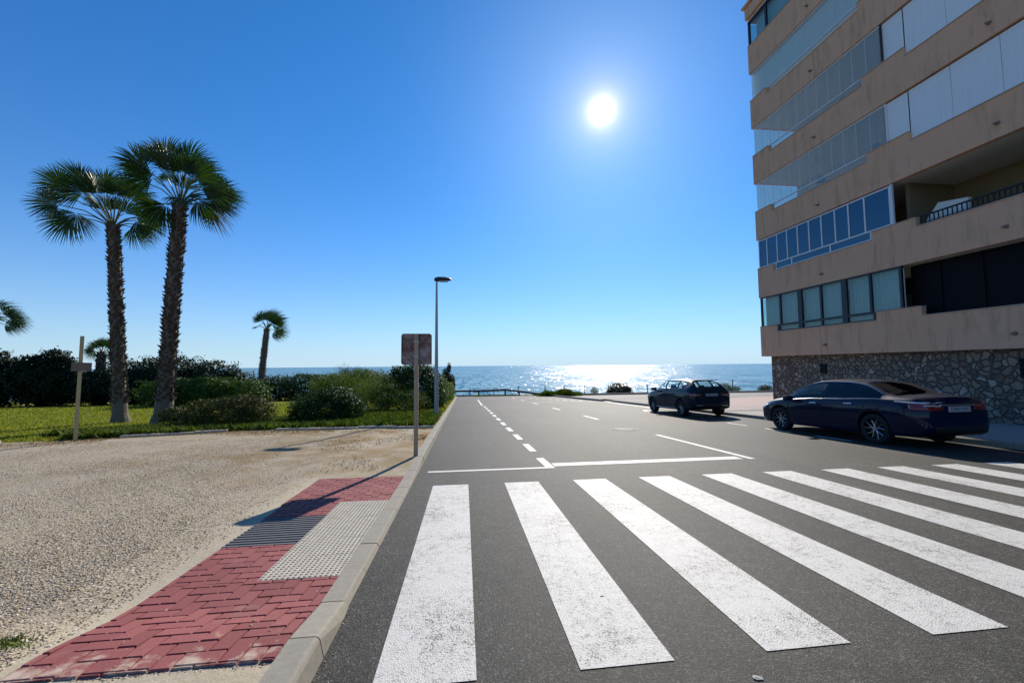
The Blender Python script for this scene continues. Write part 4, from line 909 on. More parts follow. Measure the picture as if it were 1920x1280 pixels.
for k, zb in enumerate(base):
    hi, lo = zb + 1.51, zb + 1.19
    prof = [(YC, zb), (YC, hi), (17.93, hi), (17.93, lo), (13.15, lo), (13.15, hi), (11.65, hi), (11.65, lo), (YN, lo), (YN, zb)]
    if k == 5: prof = [(YC, zb), (YC, hi), (YN, hi), (YN, zb)]
    n = len(prof); mb = MB()
    vs = [(XF, y, z) for y, z in prof] + [(XF + .18, y, z) for y, z in prof]
    mb.add(vs, [tuple(range(n)), tuple(range(2 * n - 1, n - 1, -1))] + [(q, n + q, n + (q + 1) % n, (q + 1) % n) for q in range(n)])
    mb.box(XF + .181, 18.2, YC - .18, YC, zb, hi)                          # return on the sea side
    pp = part(mb, 'balcony_parapet', M['beige'])
    mb = MB()
    runs = [(17.93, YC, hi), (13.15, 17.93, lo), (11.65, 13.15, hi), (YN, 11.65, lo)] if k < 5 else [(YN, YC, hi)]
    for (ya, yb, z) in runs: mb.box(XF - .025, XF + .205, ya + .002, yb - .002, z + .001, z + .032)
    part(mb, 'coping', M['coping'], pp)
    mb = MB(); mb.box(XF + .183, 31, YN, YC - .182, zb + .003, zb + .22); part(mb, 'floor_slab', [M['ceiling']])
    for ys_ in (15.3, 9.4):
        mb = MB(); mb.tube([(XF + .02, ys_, zb + .42), (XF - .14, ys_, zb + .40)], [.035, .035], 8); mb.tube([(XF + .01, ys_, zb + .42), (XF - .015, ys_, zb + .42)], [.07, .06], 8); part(mb, 'drain_spout', M['pipe'])
    # walls inside the balconies
    if k < 6:
        mb = MB(); z1_, z2_ = zb + .22, zb + 3.04
        mb.box(17.8, 18.0, YN, YC - .02, z1_ + .001, z2_ - .001); mb.box(XF + .6, 17.8, 12.22, 12.36, z1_ + .001, z2_ - .001)
        part(mb, 'inner_wall', M['black'] if k == 0 else M['shadedwall'] if k == 1 else M['backwall'])  # lowest two floors: shade of the recess put into the wall colour
        for ya in (16.2, 14.2, 9.6, 6.8):
            f_ = MB(); f_.box(17.765, 17.80, ya - .75, ya + .75, z1_ + .02, z1_ + 2.15); fo = part(f_, 'balcony_door', M['darkframe'])
            g_ = MB(); g_.box(17.755, 17.764, ya - .66, ya - .04, z1_ + .12, z1_ + 2.06); g_.box(17.755, 17.764, ya + .04, ya + .66, z1_ + .12, z1_ + 2.06); part(g_, 'pane', M['blueglass'], fo)
mb = MB(); mb.box(XF + .05, 31, YN, YC - .05, base[5] + 2.88, base[5] + 3.1); mb.box(XF - .05, 31, YN, YC + .05, base[5] + 3.1, base[5] + 3.75); mb.box(XF - .16, 31, YN, YC + .16, base[5] + 3.75, base[5] + 3.88)
part(mb, 'roof', M['beige'])
mb = MB(); mb.box(18.0, 31, YN, YC - .021, 1.87, base[5] + 2.87); part(mb, 'core_wall', M['beige'])

def glazing(k, y0, y1, ys_mull, frame, glass, zt, fw=.05, zbot=None, sill=True, x=XF + .07, transom=None, end=True):
    """one glazed run of a balcony: frame bars and one mesh of panes"""
    zb = base[k]; z0 = zb + 1.51 + .035 if zbot is None else zbot; z1_ = zt
    f_ = MB()
    if fw:
        for y in ys_mull: f_.box(x - fw / 2, x + fw / 2, y - fw / 2, y + fw / 2, z0, z1_)
        f_.box(x - fw * .6, x + fw * .6, y0, y1, z1_ + .001, z1_ + fw); f_.box(x - fw * .6, x + fw * .6, y0, y1, z0 - fw, z0 - .001)
    else:
        f_.box(x - .02, x + .02, y0, y1, z1_ + .001, z1_ + .05); f_.box(x - .025, x + .025, y0, y1, z0 - .045, z0 - .001)
    fo = part(f_, 'window', frame)
    g_ = MB()
    e = sorted(ys_mull); gap = fw / 2 if fw else .004
    for a, b_ in zip(e[:-1], e[1:]): g_.box(x - .004, x + .004, a + gap, b_ - gap, z0, z1_)
    if end: g_.box(x + .03, 17.75, YC - .075, YC - .067, z0, z1_)
    part(g_, 'pane', glass, fo)
    return fo
# first floor of windows: dark frames and curtains
k = 0; mull = [18.95, 17.72, 16.56, 15.47, 14.39, 13.34, 12.27]
fo = glazing(0, 12.2, 19.0, mull, M['darkframe'], M['smoke'], base[1] - .06, .085, zbot=base[0] + 1.56)
mb = MB()
for y in (16.56, 14.39): mb.box(XF + .02, XF + .12, y - .11, y + .11, base[0] + 1.20, base[1] - .02)
for a, b_ in ((13.20, 17.88),):
    mb.box(XF + .04, XF + .10, a, b_, base[0] + 1.225, base[0] + 1.27)
    for y in (17.84, 16.56, 15.47, 14.39, 13.24): mb.box(XF + .035, XF + .105, y - .04, y + .04, base[0] + 1.271, base[0] + 1.509)
part(mb, 'transom', M['darkframe'], fo)
mb = MB(); mb.box(XF + .066, XF + .074, 13.2, 17.88, base[0] + 1.272, base[0] + 1.508); part(mb, 'pane', M['smoke'], fo)
mb = MB(); ysn = np.linspace(12.3, 18.9, 330)
for q in range(329):
    a, b_ = ysn[q], ysn[q + 1]; fx = lambda y: XF + .24 + .018 * math.sin(y * 42) + .01 * math.sin(y * 17.3)
    if any(abs(a - y) < .03 for y in (14.39, 16.56)): continue
    mb.add([(fx(a), a, base[0] + 1.2), (fx(b_), b_, base[0] + 1.2), (fx(b_), b_, base[1] - .03), (fx(a), a, base[1] - .03)], [(0, 1, 2, 3)])
part(mb, 'curtain', M['curtain'], smooth=True)
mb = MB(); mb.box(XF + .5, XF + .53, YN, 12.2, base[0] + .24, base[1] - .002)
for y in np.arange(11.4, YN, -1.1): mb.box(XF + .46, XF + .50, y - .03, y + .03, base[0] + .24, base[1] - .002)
part(mb, 'loggia_shade_panel', M['black'])  # near-black sheet painting in the shade of the deep loggia
# second floor: white frames, blue glass
mull = [18.95, 18.4, 17.74, 17.13, 16.52, 15.9, 15.27, 14.63, 14.04, 13.39, 12.46]
fo = glazing(1, 12.4, 19.0, mull, M['whiteframe'], M['blueglass'], base[2] - .10, .055, zbot=base[1] + 1.60)
mb = MB(); mb.box(XF + .03, XF + .11, 12.36, 12.42, base[1] + 1.2, base[2] - .01); mb.box(XF + .035, XF + .105, 13.17, 17.9, base[1] + 1.225, base[1] + 1.275)
for y in (17.85, 16.9, 14.9, 13.2): mb.box(XF + .04, XF + .10, y - .03, y + .03, base[1] + 1.276, base[1] + 1.54)
part(mb, 'transom', M['whiteframe'], fo)
mb = MB(); mb.box(XF + .066, XF + .074, 13.2, 17.88, base[1] + 1.277, base[1] + 1.54); part(mb, 'pane', M['blueglass'], fo)
# open balcony with railing and a low partition
mb = MB(); y0, y1 = YN, 11.55
mb.bbox(XF + .07, XF + .12, y0, y1, base[1] + 1.50, base[1] + 1.55, .008); mb.box(XF + .08, XF + .11, y0, y1, base[1] + 1.27, base[1] + 1.295)
y = y1
while y > y0: mb.box(XF + .083, XF + .107, y - .012, y + .012, base[1] + 1.222, base[1] + 1.50); y -= .125
part(mb, 'railing', M['iron'])
mb = MB(); zz = base[1] + .22
mb.add([(XF + .6, 11.9, zz), (XF + .6, 10.6, zz), (XF + .6, 10.6, zz + 1.6), (XF + .6, 11.4, zz + 1.75), (XF + .6, 11.9, zz + 1.1), (XF + .75, 11.9, zz), (XF + .75, 10.6, zz), (XF + .75, 10.6, zz + 1.6), (XF + .75, 11.4, zz + 1.75), (XF + .75, 11.9, zz + 1.1)],
       [(0, 1, 2, 3, 4), (9, 8, 7, 6, 5), (0, 5, 6, 1), (1, 6, 7, 2), (2, 7, 8, 3), (3, 8, 9, 4), (4, 9, 5, 0)])
part(mb, 'balcony_partition', M['ceiling'])
# third and fourth: frameless glass, white screens to the right
for k in (2, 3):
    mull = list(np.linspace(12.46, 18.95, 13)); fo = glazing(k, 12.42, 19.0, mull, M['whiteframe'], M['clear'], base[k + 1] - .07, 0)
    mb = MB()
    for y in mull[1:-1]: mb.box(XF + .064, XF + .076, y - .006, y + .006, base[k] + 1.55, base[k + 1] - .07)
    part(mb, 'joint', M['whiteframe'], fo)
    mb = MB(); mb.box(XF + .055, XF + .085, 13.2, 17.9, base[k] + 1.222, base[k] + 1.25); mb.box(XF + .066, XF + .074, 13.2, 17.9, base[k] + 1.251, base[k] + 1.50); part(mb, 'low_glass', M['clear'], fo)
    mb = MB(); x = XF + .10
    for a, b_ in [(11.7, 12.38)] + [(11.66 - 1.2 * (q + 1) + .012, 11.66 - 1.2 * q) for q in range(20)]:
        mb.box(x, x + .012 + .004 * (int(a * 3) % 2), a, b_, base[k] + (1.24 if a < 11.6 else 1.56), base[k + 1] - .05)
        mb.box(x - .012, x - .001, a + .004, b_ - .004, base[k + 1] - .16, base[k + 1] - .052)
    part(mb, 'blind', M['screen'])
    mb = MB(); mb.box(XF + .03, XF + .12, 12.385, 12.415, base[k] + 1.545, base[k + 1] - .02); part(mb, 'post', M['darkframe'] if k == 3 else M['whiteframe'])
    mb = MB(); mb.box(XF + .66, 17.79, 16.9, 17.0, base[k] + .225, base[k + 1] - .002) if False else None
k = 4
mull = list(np.linspace(11.8, 18.95, 14)); fo = glazing(4, 11.75, 19.0, mull, M['whiteframe'], M['clear'], base[5] - .07, 0)
mb = MB()
for q, (a, b_) in enumerate(zip(np.linspace(YN, 18.9, 36)[:-1], np.linspace(YN, 18.9, 36)[1:])): mb.box(XF + .19 + .006 * (q % 2), XF + .20 + .006 * (q % 2), a + .003, b_ - .003, base[4] + 1.24, base[5] - .06)
part(mb, 'blind', M['screen'])
fo = glazing(5, 8, 19.0, [18.95, 17.75, 16.2, 14.6, 12.4, 10], M['darkframe'], M['smoke'], base[5] + 2.80, .10)
mb = MB(); mb.box(XF + .30, XF + .31, 8, 18.7, base[5] + 1.4, base[5] + 2.85); part(mb, 'curtain', M['curtain'])
for (y, k, xx) in ((16.1, 2, XF + 1.0), (13.4, 2, XF + .8), (15.0, 3, XF + 1.2)):
    zc = base[k] + 2.05
    tl = thing('ceiling_lamp', (xx, y, zc), {(16.1, 2): 'dark conical lampshade hanging in the left part of the third floor glazing', (13.4, 2): 'dark conical lampshade hanging beside the white blinds on the third floor', (15.0, 3): 'dark lampshade hanging behind the fourth floor glazing'}[(y, k)], 'lamp', 'lampshades in the glazed balconies')
    mb = MB(); mb.tube([(xx, y, zc - .18), (xx, y, zc + .02), (xx, y, zc + .12)], [.22, .11, .04], 14); reparent(mb.build('lamp_shade', M['lampshade'], smooth=True), tl)
    mb = MB(); mb.tube([(xx, y, zc + .121), (xx, y, base[k + 1] - .0)], .008, 5); reparent(mb.build('cord', M['lampshade']), tl)

# ------------------------------------------------------------------ cars
def pchip(xk, yk):
    xk = np.array(xk, float); yk = np.array(yk, float); h = np.diff(xk); d = np.diff(yk) / h; m = np.zeros(len(xk)); m[0], m[-1] = d[0], d[-1]
    for i in range(1, len(xk) - 1):
        if d[i - 1] * d[i] > 0: w1, w2 = 2 * h[i] + h[i - 1], h[i] + 2 * h[i - 1]; m[i] = (w1 + w2) / (w1 / d[i - 1] + w2 / d[i])
    def f(x):
        i = int(np.clip(np.searchsorted(xk, x) - 1, 0, len(h) - 1)); t = (x - xk[i]) / h[i]; t = min(max(t, 0), 1)
        return (1 + 2 * t) * (1 - t) ** 2 * yk[i] + t * (1 - t) ** 2 * h[i] * m[i] + t * t * (3 - 2 * t) * yk[i + 1] + t * t * (t - 1) * h[i] * m[i + 1]
    return f
def make_car(spec, name, loc, label):
    root = thing(name, (0, 0, 0), label, 'car', 'cars parked along the right kerb')
    K = {k: pchip(*zip(*v)) for k, v in spec['curves'].items()}
    y0, y1 = spec['y']; st = sorted(set([y0, y0 + .012, y0 + .04, y0 + .09, y0 + .16] + list(np.linspace(y0 + .25, y1 - .25, 56)) + [y1 - .16, y1 - .09, y1 - .04, y1 - .012, y1] + spec['cuts']))
    (wa, wb) = spec['side']            # y extent of the side windows
    rings = []
    for y in st:
        zb, zm, ze, zr, zc = (K[k](y) for k in ('bot', 'mid', 'belt', 'edge', 'top')); xm, xb, xr = (K[k](y) for k in ('xmid', 'xbelt', 'xedge'))
        zr = max(zr, ze + .004); zc = max(zc, zr + .004)
        hp = [(0, zb), (xm * .80, zb), (xm * .95, zb + .03), (xm * .985, zb + .12), (xm, zm), (xm * .992, zm + (ze - zm) * .55), (xb + (xm - xb) * .30, ze - .035), (xb, ze),
              (xb + (xr - xb) * .07, ze + (zr - ze) * .08), (xb + (xr - xb) * .45 + .018 * (zr - ze) / .4, ze + (zr - ze) * .5), (xb + (xr - xb) * .90, ze + (zr - ze) * .90), (xr, zr),
              (xr * .86, zr + (zc - zr) * .42), (xr * .5, zr + (zc - zr) * .83), (0, zc)]
        rings.append([(x, y, z) for x, z in hp] + [(-x, y, z) for x, z in hp[-2:0:-1]])
    n = len(rings[0]); H = 15; mb = MB(); vs = [q for rg in rings for q in rg]; mb.v = vs
    pil = spec['pillars']
    for i in range(len(st) - 1):
        ym = (st[i] + st[i + 1]) / 2; hgt = K['edge'](ym) - K['belt'](ym)
        for j in range(n):
            jj = j if j < 14 else n - 1 - j; mi = 0
            if jj in (8, 9) and wa < ym < wb and hgt > .06 and not any(a < ym < b_ for a, b_ in pil): mi = 2 if ym < spec['tint'] else 1
            if jj in (12, 13) and any(a < ym < b_ for a, b_ in spec['topglass']): mi = 1 if (ym > 0 or spec['tint'] < -2) else 2
            mb.f.append((i * n + j, i * n + (j + 1) % n, (i + 1) * n + (j + 1) % n, (i + 1) * n + j)); mb.m.append(mi)
    mb.f.append(tuple(range(n))); mb.m.append(0); mb.f.append(tuple(len(vs) - 1 - k for k in range(n))); mb.m.append(0)
    me = bpy.data.meshes.new('shell'); me.from_pydata(mb.v, [], mb.f); 
    for q in ('p', 'g', 't', 'b'): me.materials.append(None)
    me.polygons.foreach_set('material_index', mb.m)
    bm = bmesh.new(); bm.from_mesh(me); bmesh.ops.recalc_face_normals(bm, faces=bm.faces); bm.to_mesh(me); bm.free()
    sh = bpy.data.objects.new('shell', me); col.objects.link(sh)
    rw = spec['wheel']; cut = []
    for ya in spec['axles']:
        for sx in (-1, 1):
            c = MB(); xo = spec['half']; a0 = sx * (xo - .30); a1 = sx * (xo + .3); nn = 30
            pts = [(ya + (rw + .055) * math.cos(2 * math.pi * q / nn), rw + .01 + (rw + .055) * math.sin(2 * math.pi * q / nn)) for q in range(nn)]
            c.add([(a0, y, z) for y, z in pts] + [(a1, y, z) for y, z in pts], [tuple(range(nn)), tuple(range(2 * nn - 1, nn - 1, -1))] + [(q, nn + q, nn + (q + 1) % nn, (q + 1) % nn) for q in range(nn)], 0)
            co = c.build('cutter', [M['plastic']])
            bm = bmesh.new(); bm.from_mesh(co.data); bmesh.ops.recalc_face_normals(bm, faces=bm.faces); bm.to_mesh(co.data); bm.free()
            co.data.materials.clear()
            for q in range(4): co.data.materials.append(None)
            co.data.polygons.foreach_set('material_index', [3] * len(co.data.polygons))
            md = sh.modifiers.new('b', 'BOOLEAN'); md.operation = 'DIFFERENCE'; md.object = co; md.solver = 'EXACT'; cut.append(co)
    dg = bpy.context.evaluated_depsgraph_get(); dg.update(); me2 = bpy.data.meshes.new_from_object(sh.evaluated_get(dg))
    for co in cut: bpy.data.objects.remove(co)
    bpy.data.objects.remove(sh)
    P = [v.co.copy() for v in me2.vertices]; PF = [(list(q.vertices), q.material_index) for q in me2.polygons]
    bvh = BVHTree.FromPolygons(P, [q[0] for q in PF])
    def sub(nm, mi, mats, par=root):
        fs = [q[0] for q in PF if q[1] in mi]
        if not fs: return None
        idx = sorted(set(i for q in fs for i in q)); mp = {a: k for k, a in enumerate(idx)}
        m_ = MB(); m_.v = [P[i] for i in idx]; m_.f = [tuple(mp[i] for i in q) for q in fs]; m_.m = [0] * len(fs)
        if len(mats) > 1: m_.m = [1 if q[1] == 3 else 0 for q in PF if q[1] in mi]
        return m_.build(nm, mats, par, ang=32)
    body = sub('body', (0, 3), [M[spec['paint']], M['plastic']])
    sub('window', (1,), [M[spec['glass']]]); sub('tinted_window', (2,), [M['privacy']])
    def decal(nm, poly, axis, mat, off=.006, par=body, res=.03, thick=.012):
        """poly in (u,z): axis 'x+','x-' -> u=y ; 'y-','y+' -> u=x; laid on the shell"""
        us = [q[0] for q in poly]; zs = [q[1] for q in poly]; m_ = MB()
        nu = max(2, int((max(us) - min(us)) / res)); nz_ = max(2, int((max(zs) - min(zs)) / res))
        for a in range(nu):
            for b_ in range(nz_):
                cell = clip(poly, min(us) + (max(us) - min(us)) * a / nu, min(us) + (max(us) - min(us)) * (a + 1) / nu, min(zs) + (max(zs) - min(zs)) * b_ / nz_, min(zs) + (max(zs) - min(zs)) * (b_ + 1) / nz_)
                if len(cell) < 3: continue
                vs = []
                for (u, z) in cell:
                    if axis[0] == 'x': sg = 1 if axis[1] == '+' else -1; o_, d_ = Vector((sg * 3, u, z)), Vector((-sg, 0, 0))
                    else: sg = 1 if axis[1] == '+' else -1; o_, d_ = Vector((u, sg * 5, z)), Vector((0, -sg, 0))
                    h = bvh.ray_cast(o_, d_)
                    if h[0] is None: vs = []; break
                    vs.append(h[0] - d_ * off)
                if vs: m_.add(vs, [tuple(range(len(vs)))])
        if m_.f:
            o = m_.build(nm, mat, par, smooth=True); bm = bmesh.new(); bm.from_mesh(o.data); bmesh.ops.remove_doubles(bm, verts=bm.verts, dist=.0012); bm.to_mesh(o.data); bm.free(); md = o.modifiers.new('s', 'SOLIDIFY'); md.thickness = thick; md.offset = 0; return o
    for a in spec['decals']: decal(*a)
    # wheels
    for ya in spec['axles']:
        for sx in (-1, 1):
            wx = sx * (spec['half'] - .115); wr = bpy.data.objects.new('wheel', None); col.objects.link(wr); wr.parent = root; wr.location = (wx, ya, rw); wr.empty_display_size = .1
            prof = [(-.10, rw * .72), (-.105, rw * .90), (-.085, rw * .985), (-.04, rw), (.04, rw), (.085, rw * .985), (.105, rw * .90), (.10, rw * .72)]
            m_ = MB(); nn = 36; vs = []
            for q in range(nn):
                a = 2 * math.pi * q / nn
                vs += [(x * sx, r * math.cos(a), r * math.sin(a)) for x, r in prof]
            fs = [(q * 8 + k, ((q + 1) % nn) * 8 + k, ((q + 1) % nn) * 8 + k + 1, q * 8 + k + 1) for q in range(nn) for k in range(7)]
            m_.add(vs, fs); m_.build('tyre', M['tyre'], wr, smooth=True)
            m_ = MB(); rr = rw * .73; vs = []
            pr = [(.10, rr), (.085, rr * .93), (.0, rr * .90), (-.02, rr * .2), (-.02, 0.001)]
            for q in range(nn):
                a = 2 * math.pi * q / nn; vs += [(x * sx, r * math.cos(a), r * math.sin(a)) for x, r in pr]
            m_.add(vs, [(q * 5 + k, ((q + 1) % nn) * 5 + k, ((q + 1) % nn) * 5 + k + 1, q * 5 + k + 1) for q in range(nn) for k in range(4)], 1)
            ns = spec['spokes']
            for q in range(ns):
                a0 = 2 * math.pi * (q + .25) / ns
                for s_ in (-1, 1):
                    pts = []
                    for u, da in ((.10, .05), (.45, .16), (.75, .30), (.93, .36 if s_ > 0 else .22)):
                        a = a0 + s_ * da; pts.append((.075 * sx - .02 * sx * (1 - u), rr * u * math.cos(a), rr * u * math.sin(a)))
                    m_.tube(pts, [.018, .012, .010, .010], 5, 0)
            m_.tube([(.03 * sx, 0, 0), (.085 * sx, 0, 0)], [.06, .045], 12, 0)
            m_.build('rim', [M['rim'], M['rimdark']], wr, smooth=True, ang=40)
    # mirrors
    for sx in (-1, 1):
        mx, my, mz = spec['mirror']; m_ = MB(); m_.bbox(-.12, .12, -.075, .075, -.075, .075, .05)
        m_.v = [(sx * (mx + .12) + x, my + y * (1.0 - .3 * (x * sx / .12)), mz + z + .02) for x, y, z in m_.v]; m_.tube([(sx * (mx - .06), my + .02, mz - .05), (sx * (mx + .06), my, mz - .03)], .03, 6)
        m_.build('mirror', M[spec['paint']], root, smooth=True, ang=50)
    # belt trim and window arch trim
    for sx in (-1, 1):
        m_ = MB(); yy = np.linspace(wa, wb, 40); off = .004
        m_.tube([(sx * (K['xbelt'](y) + off), y, K['belt'](y) + .012) for y in yy], .007, 5)
        if spec['arch']: m_.tube([(sx * (K['xedge'](y) + .004), y, max(K['edge'](y), K['belt'](y) + .01)) for y in yy], .006, 5)
        m_.build('window_trim', M['chrome' if spec['arch'] else 'plastic'], root, smooth=True)
    # seats and dashboard
    m_ = MB()
    for (sy, sz) in spec['seats']:
        for sx in (-.38, .38):
            m_.bbox(sx - .24, sx + .24, sy - .12, sy + .10, .45, sz, .06); m_.bbox(sx - .12, sx + .12, sy - .08, sy + .05, sz + .04, sz + .20, .04); m_.bbox(sx - .24, sx + .24, sy, sy + .5, .40, .56, .05)
    m_.bbox(-.70, .70, spec['dash'] - .3, spec['dash'] + .25, .6, .93, .06); m_.build('interior', M['seat'], root, smooth=True, ang=40)
    root.location = loc[:3]; root.rotation_euler = (math.atan(SL), 0, loc[3]); root.scale = (1, loc[4], loc[5])
    return root, body, decal, bvh
def text_on(s, size, loc, par, mat, rot=(math.pi / 2, 0, 0)):
    cu = bpy.data.curves.new('plate_text', 'FONT'); cu.body = s; cu.size = size; cu.align_x = 'CENTER'; cu.align_y = 'CENTER'; cu.extrude = .0006
    o = bpy.data.objects.new('tmp', cu); col.objects.link(o); dg = bpy.context.evaluated_depsgraph_get(); dg.update(); me = bpy.data.meshes.new_from_object(o.evaluated_get(dg)); bpy.data.objects.remove(o)
    me.materials.clear(); me.materials.append(mat); q = bpy.data.objects.new('plate_text', me); col.objects.link(q); q.parent = par; q.location = loc; q.rotation_euler = rot; return q
def plate(root, bvh, x, z, s):
    h = bvh.ray_cast(Vector((x, -5, z)), Vector((0, 1, 0))); y = h[0].y - .02
    m_ = MB(); m_.bbox(x - .26, x + .26, y - .006, y + .006, z - .056, z + .056, .004); pl = m_.build('number_plate', M['plate'], root)
    text_on(s, .105, (x, y - .008, z), pl, M['plateink'])
sedan = dict(y=(-2.43, 2.43), half=.905, wheel=.335, axles=(-1.40, 1.42), paint='paintblue', glass='carglass', side=(-1.58, 1.18), tint=.02, pillars=[(-.07, .02)], topglass=[(-1.80, -1.02), (.42, 1.22)], cuts=[-1.80, -1.02, .42, 1.22, -1.58, 1.18, -.07, .02],
    spokes=5, mirror=(.90, .92, .93), arch=True, seats=[(-.9, .98), (.12, 1.0)], dash=1.0,
    curves=dict(bot=[(-2.43, .40), (-2.36, .30), (-2.2, .24), (-1.7, .21), (0, .19), (1.8, .19), (2.3, .22), (2.43, .30)],
        mid=[(-2.43, .60), (-2.2, .62), (0, .60), (2.2, .56), (2.43, .50)],
        belt=[(-2.43, .80), (-2.36, .91), (-2.25, .97), (-1.7, 1.0), (-.5, .965), (.6, .93), (1.2, .90), (1.7, .85), (2.1, .77), (2.3, .70), (2.43, .58)],
        edge=[(-2.43, .83), (-2.36, .96), (-2.25, 1.02), (-1.9, 1.05), (-1.65, 1.09), (-1.35, 1.225), (-1.0, 1.335), (-.5, 1.39), (0, 1.40), (.4, 1.355), (.8, 1.20), (1.15, 1.0), (1.3, .94), (1.7, .89), (2.1, .80), (2.3, .72), (2.43, .60)],
        top=[(-2.43, .86), (-2.37, 1.04), (-2.3, 1.075), (-2.0, 1.08), (-1.82, 1.10), (-1.5, 1.23), (-1.0, 1.41), (-.5, 1.455), (0, 1.465), (.42, 1.42), (.85, 1.235), (1.22, 1.03), (1.4, .99), (1.8, .93), (2.1, .85), (2.3, .76), (2.43, .63)],
        xmid=[(-2.43, .66), (-2.38, .78), (-2.25, .865), (-1.9, .905), (0, .91), (1.5, .905), (2.0, .865), (2.25, .77), (2.38, .66), (2.43, .54)],
        xbelt=[(-2.43, .60), (-2.37, .72), (-2.25, .80), (-1.8, .85), (0, .865), (1.2, .855), (1.8, .80), (2.15, .69), (2.35, .56), (2.43, .46)],
        xedge=[(-2.43, .56), (-2.37, .67), (-2.25, .74), (-1.9, .76), (-1.6, .735), (-1.2, .645), (-.8, .60), (0, .605), (.5, .63), (1.0, .715), (1.25, .77), (1.8, .72), (2.15, .62), (2.43, .42)]),
    decals=[('tail_light', [(-2.16, .925), (-1.93, .955), (-2.36, .96), (-2.40, .80), (-2.20, .80)], 'x-', M['redlamp']), ('tail_light', [(-2.16, .925), (-1.93, .955), (-2.36, .96), (-2.40, .80), (-2.20, .80)], 'x+', M['redlamp']),
        ('tail_light', [(-.76, .93), (-.40, .91), (-.36, .80), (-.72, .78)], 'y-', M['redlamp']), ('tail_light', [(.40, .91), (.76, .93), (.72, .78), (.36, .80)], 'y-', M['redlamp']),
        ('lamp_strip', [(-2.40, .955), (-1.93, .972), (-1.90, .958), (-2.40, .925)], 'x-', M['clearlamp'], .012), ('lamp_strip', [(-.74, .90), (-.42, .89), (-.42, .868), (-.74, .878)], 'y-', M['clearlamp'], .012),
        ('trunk_trim', [(-.42, .915), (.42, .915), (.42, .885), (-.42, .885)], 'y-', M['chrome'], .010), ('bumper', [(-.62, .46), (.62, .46), (.52, .30), (-.52, .30)], 'y-', M['plastic'], .006),
        ('headlight', [(1.86, .74), (2.36, .70), (2.36, .62), (2.1, .60)], 'x-', M['clearlamp']), ('headlight', [(1.86, .74), (2.36, .70), (2.36, .62), (2.1, .60)], 'x+', M['clearlamp']),
        ('handle', [(.30, .855), (.09, .865), (.09, .838), (.30, .828)], 'x-', M['chrome'], .022), ('handle', [(-.72, .885), (-.93, .895), (-.93, .868), (-.72, .858)], 'x-', M['chrome'], .022),
        ('door_seam', [(-.03, .90), (-.038, .30), (-.046, .30), (-.038, .90)], 'x-', M['plastic'], .001), ('door_seam', [(1.05, .86), (1.13, .55), (1.05, .30), (1.04, .30), (1.12, .55), (1.04, .86)], 'x-', M['plastic'], .001), ('door_seam', [(-1.25, .93), (-1.0, .45), (-1.01, .45), (-1.26, .93)], 'x-', M['plastic'], .001)])
rt, bo, dc, bv = make_car(sedan, 'saloon_car', (10.10, 9.46, gz(10.1, 9.46) + .002, 0, .965, 1), 'dark navy saloon car parked nearest, half in the shadow of the stone wall')
plate(rt, bv, 0, .815, '7208 LMX')
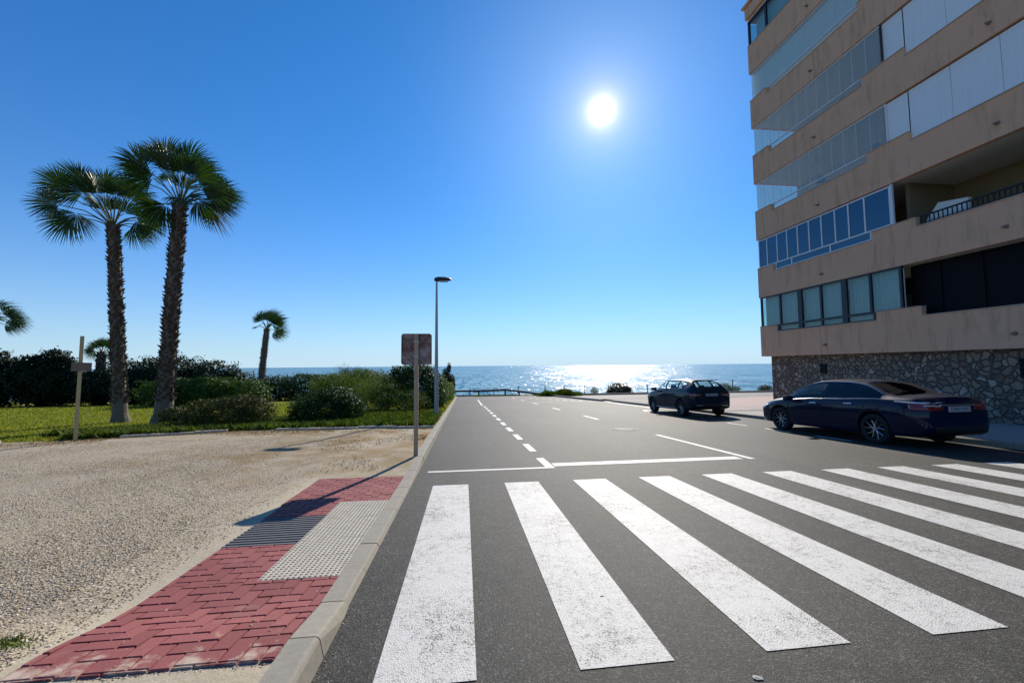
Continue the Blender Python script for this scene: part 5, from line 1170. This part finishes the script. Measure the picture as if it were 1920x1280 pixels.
suv = dict(y=(-2.18, 2.18), half=.91, wheel=.36, axles=(-1.32, 1.31), paint='painteal', glass='lightglass', side=(-1.52, 1.08), tint=-5, pillars=[(-.06, .08), (-1.10, -.94)], topglass=[(-2.06, -1.80), (.40, 1.02)], cuts=[-2.06, -1.80, .40, 1.02, -1.52, 1.08, -.06, .08, -1.10, -.94],
    spokes=5, mirror=(.90, .84, 1.14), arch=False, seats=[(-.85, 1.12), (.15, 1.15)], dash=.95,
    curves=dict(bot=[(-2.18, .46), (-2.1, .36), (-1.7, .28), (0, .25), (1.7, .26), (2.1, .32), (2.18, .42)],
        mid=[(-2.18, .78), (0, .74), (2.0, .70), (2.18, .62)],
        belt=[(-2.18, 1.02), (-2.12, 1.10), (-1.8, 1.19), (-1.2, 1.17), (-.5, 1.13), (.6, 1.09), (1.1, 1.06), (1.6, 1.00), (2.0, .90), (2.18, .74)],
        edge=[(-2.18, 1.05), (-2.13, 1.15), (-2.0, 1.29), (-1.8, 1.41), (-1.4, 1.50), (-.6, 1.565), (0, 1.565), (.4, 1.50), (.8, 1.29), (1.1, 1.12), (1.3, 1.075), (1.7, 1.01), (2.0, .93), (2.18, .77)],
        top=[(-2.18, 1.09), (-2.14, 1.17), (-2.04, 1.30), (-1.82, 1.49), (-1.6, 1.56), (-1.1, 1.615), (-.5, 1.64), (0, 1.635), (.40, 1.58), (.8, 1.34), (1.05, 1.17), (1.3, 1.12), (1.7, 1.06), (2.0, .98), (2.18, .81)],
        xmid=[(-2.18, .70), (-2.13, .82), (-1.95, .895), (-1.6, .915), (0, .91), (1.5, .91), (1.85, .86), (2.08, .74), (2.18, .58)],
        xbelt=[(-2.18, .66), (-2.12, .75), (-1.8, .835), (0, .865), (1.2, .85), (1.7, .80), (2.0, .70), (2.18, .52)],
        xedge=[(-2.18, .64), (-2.12, .67), (-1.95, .63), (-1.6, .60), (-.6, .615), (0, .62), (.5, .64), (1.0, .72), (1.25, .78), (1.7, .74), (2.0, .65), (2.18, .48)]),
    decals=[('tail_light', [(-1.86, 1.02), (-2.14, 1.00), (-2.14, .86), (-1.98, .88)], 'x-', M['redlamp']), ('tail_light', [(-1.86, 1.02), (-2.14, 1.00), (-2.14, .86), (-1.98, .88)], 'x+', M['redlamp']),
        ('tail_light', [(-.80, 1.0), (-.42, .98), (-.42, .88), (-.80, .86)], 'y-', M['redlamp']), ('tail_light', [(.42, .98), (.80, 1.0), (.80, .86), (.42, .88)], 'y-', M['redlamp']),
        ('lamp_strip', [(-.78, .935), (-.50, .93), (-.50, .91), (-.78, .915)], 'y-', M['clearlamp'], .012), ('lamp_strip', [(.50, .93), (.78, .935), (.78, .915), (.50, .91)], 'y-', M['clearlamp'], .012),
        ('bumper', [(-.74, .56), (.74, .56), (.70, .38), (-.70, .38)], 'y-', M['plastic'], .008), ('bumper_trim', [(-.66, .50), (-.40, .50), (-.42, .46), (-.68, .46)], 'y-', M['chrome'], .016), ('bumper_trim', [(.40, .50), (.66, .50), (.68, .46), (.42, .46)], 'y-', M['chrome'], .016),
        ('sill_trim', [(-.90, .33), (.92, .33), (.92, .305), (-.90, .305)], 'x-', M['chrome'], .008), ('sill', [(-.92, .38), (.92, .38), (.92, .27), (-.92, .27)], 'x-', M['plastic'], .004),
        ('headlight', [(1.66, .90), (2.08, .86), (2.12, .78), (1.9, .76)], 'x-', M['clearlamp']), ('headlight', [(1.66, .90), (2.08, .86), (2.12, .78), (1.9, .76)], 'x+', M['clearlamp']),
        ('door_seam', [(-.02, 1.0), (-.03, .36), (-.042, .36), (-.032, 1.0)], 'x-', M['plastic'], .001), ('door_seam', [(-.60, .42), (-.60, .41), (.60, .41), (.60, .42)], 'y-', M['plastic'], .001), ('handle', [(.26, .945), (.06, .955), (.06, .925), (.26, .915)], 'x-', M['plastic'], .022), ('handle', [(-.72, .965), (-.92, .975), (-.92, .945), (-.72, .935)], 'x-', M['plastic'], .022)])
rt, bo, dc, bv = make_car(suv, 'off_road_car', (9.98, 17.35, gz(9.98, 17.35) + .002, 0, .97, .965), 'dark petrol coloured tall hatchback parked farther away with the sea behind')
plate(rt, bv, 0, .93, '0268 NCZ')
m_ = MB(); m_.bbox(-.53, .53, -1.88, -1.62, 1.525, 1.552, .012); m_.build('spoiler', M['painteal'], rt, smooth=True, ang=40)
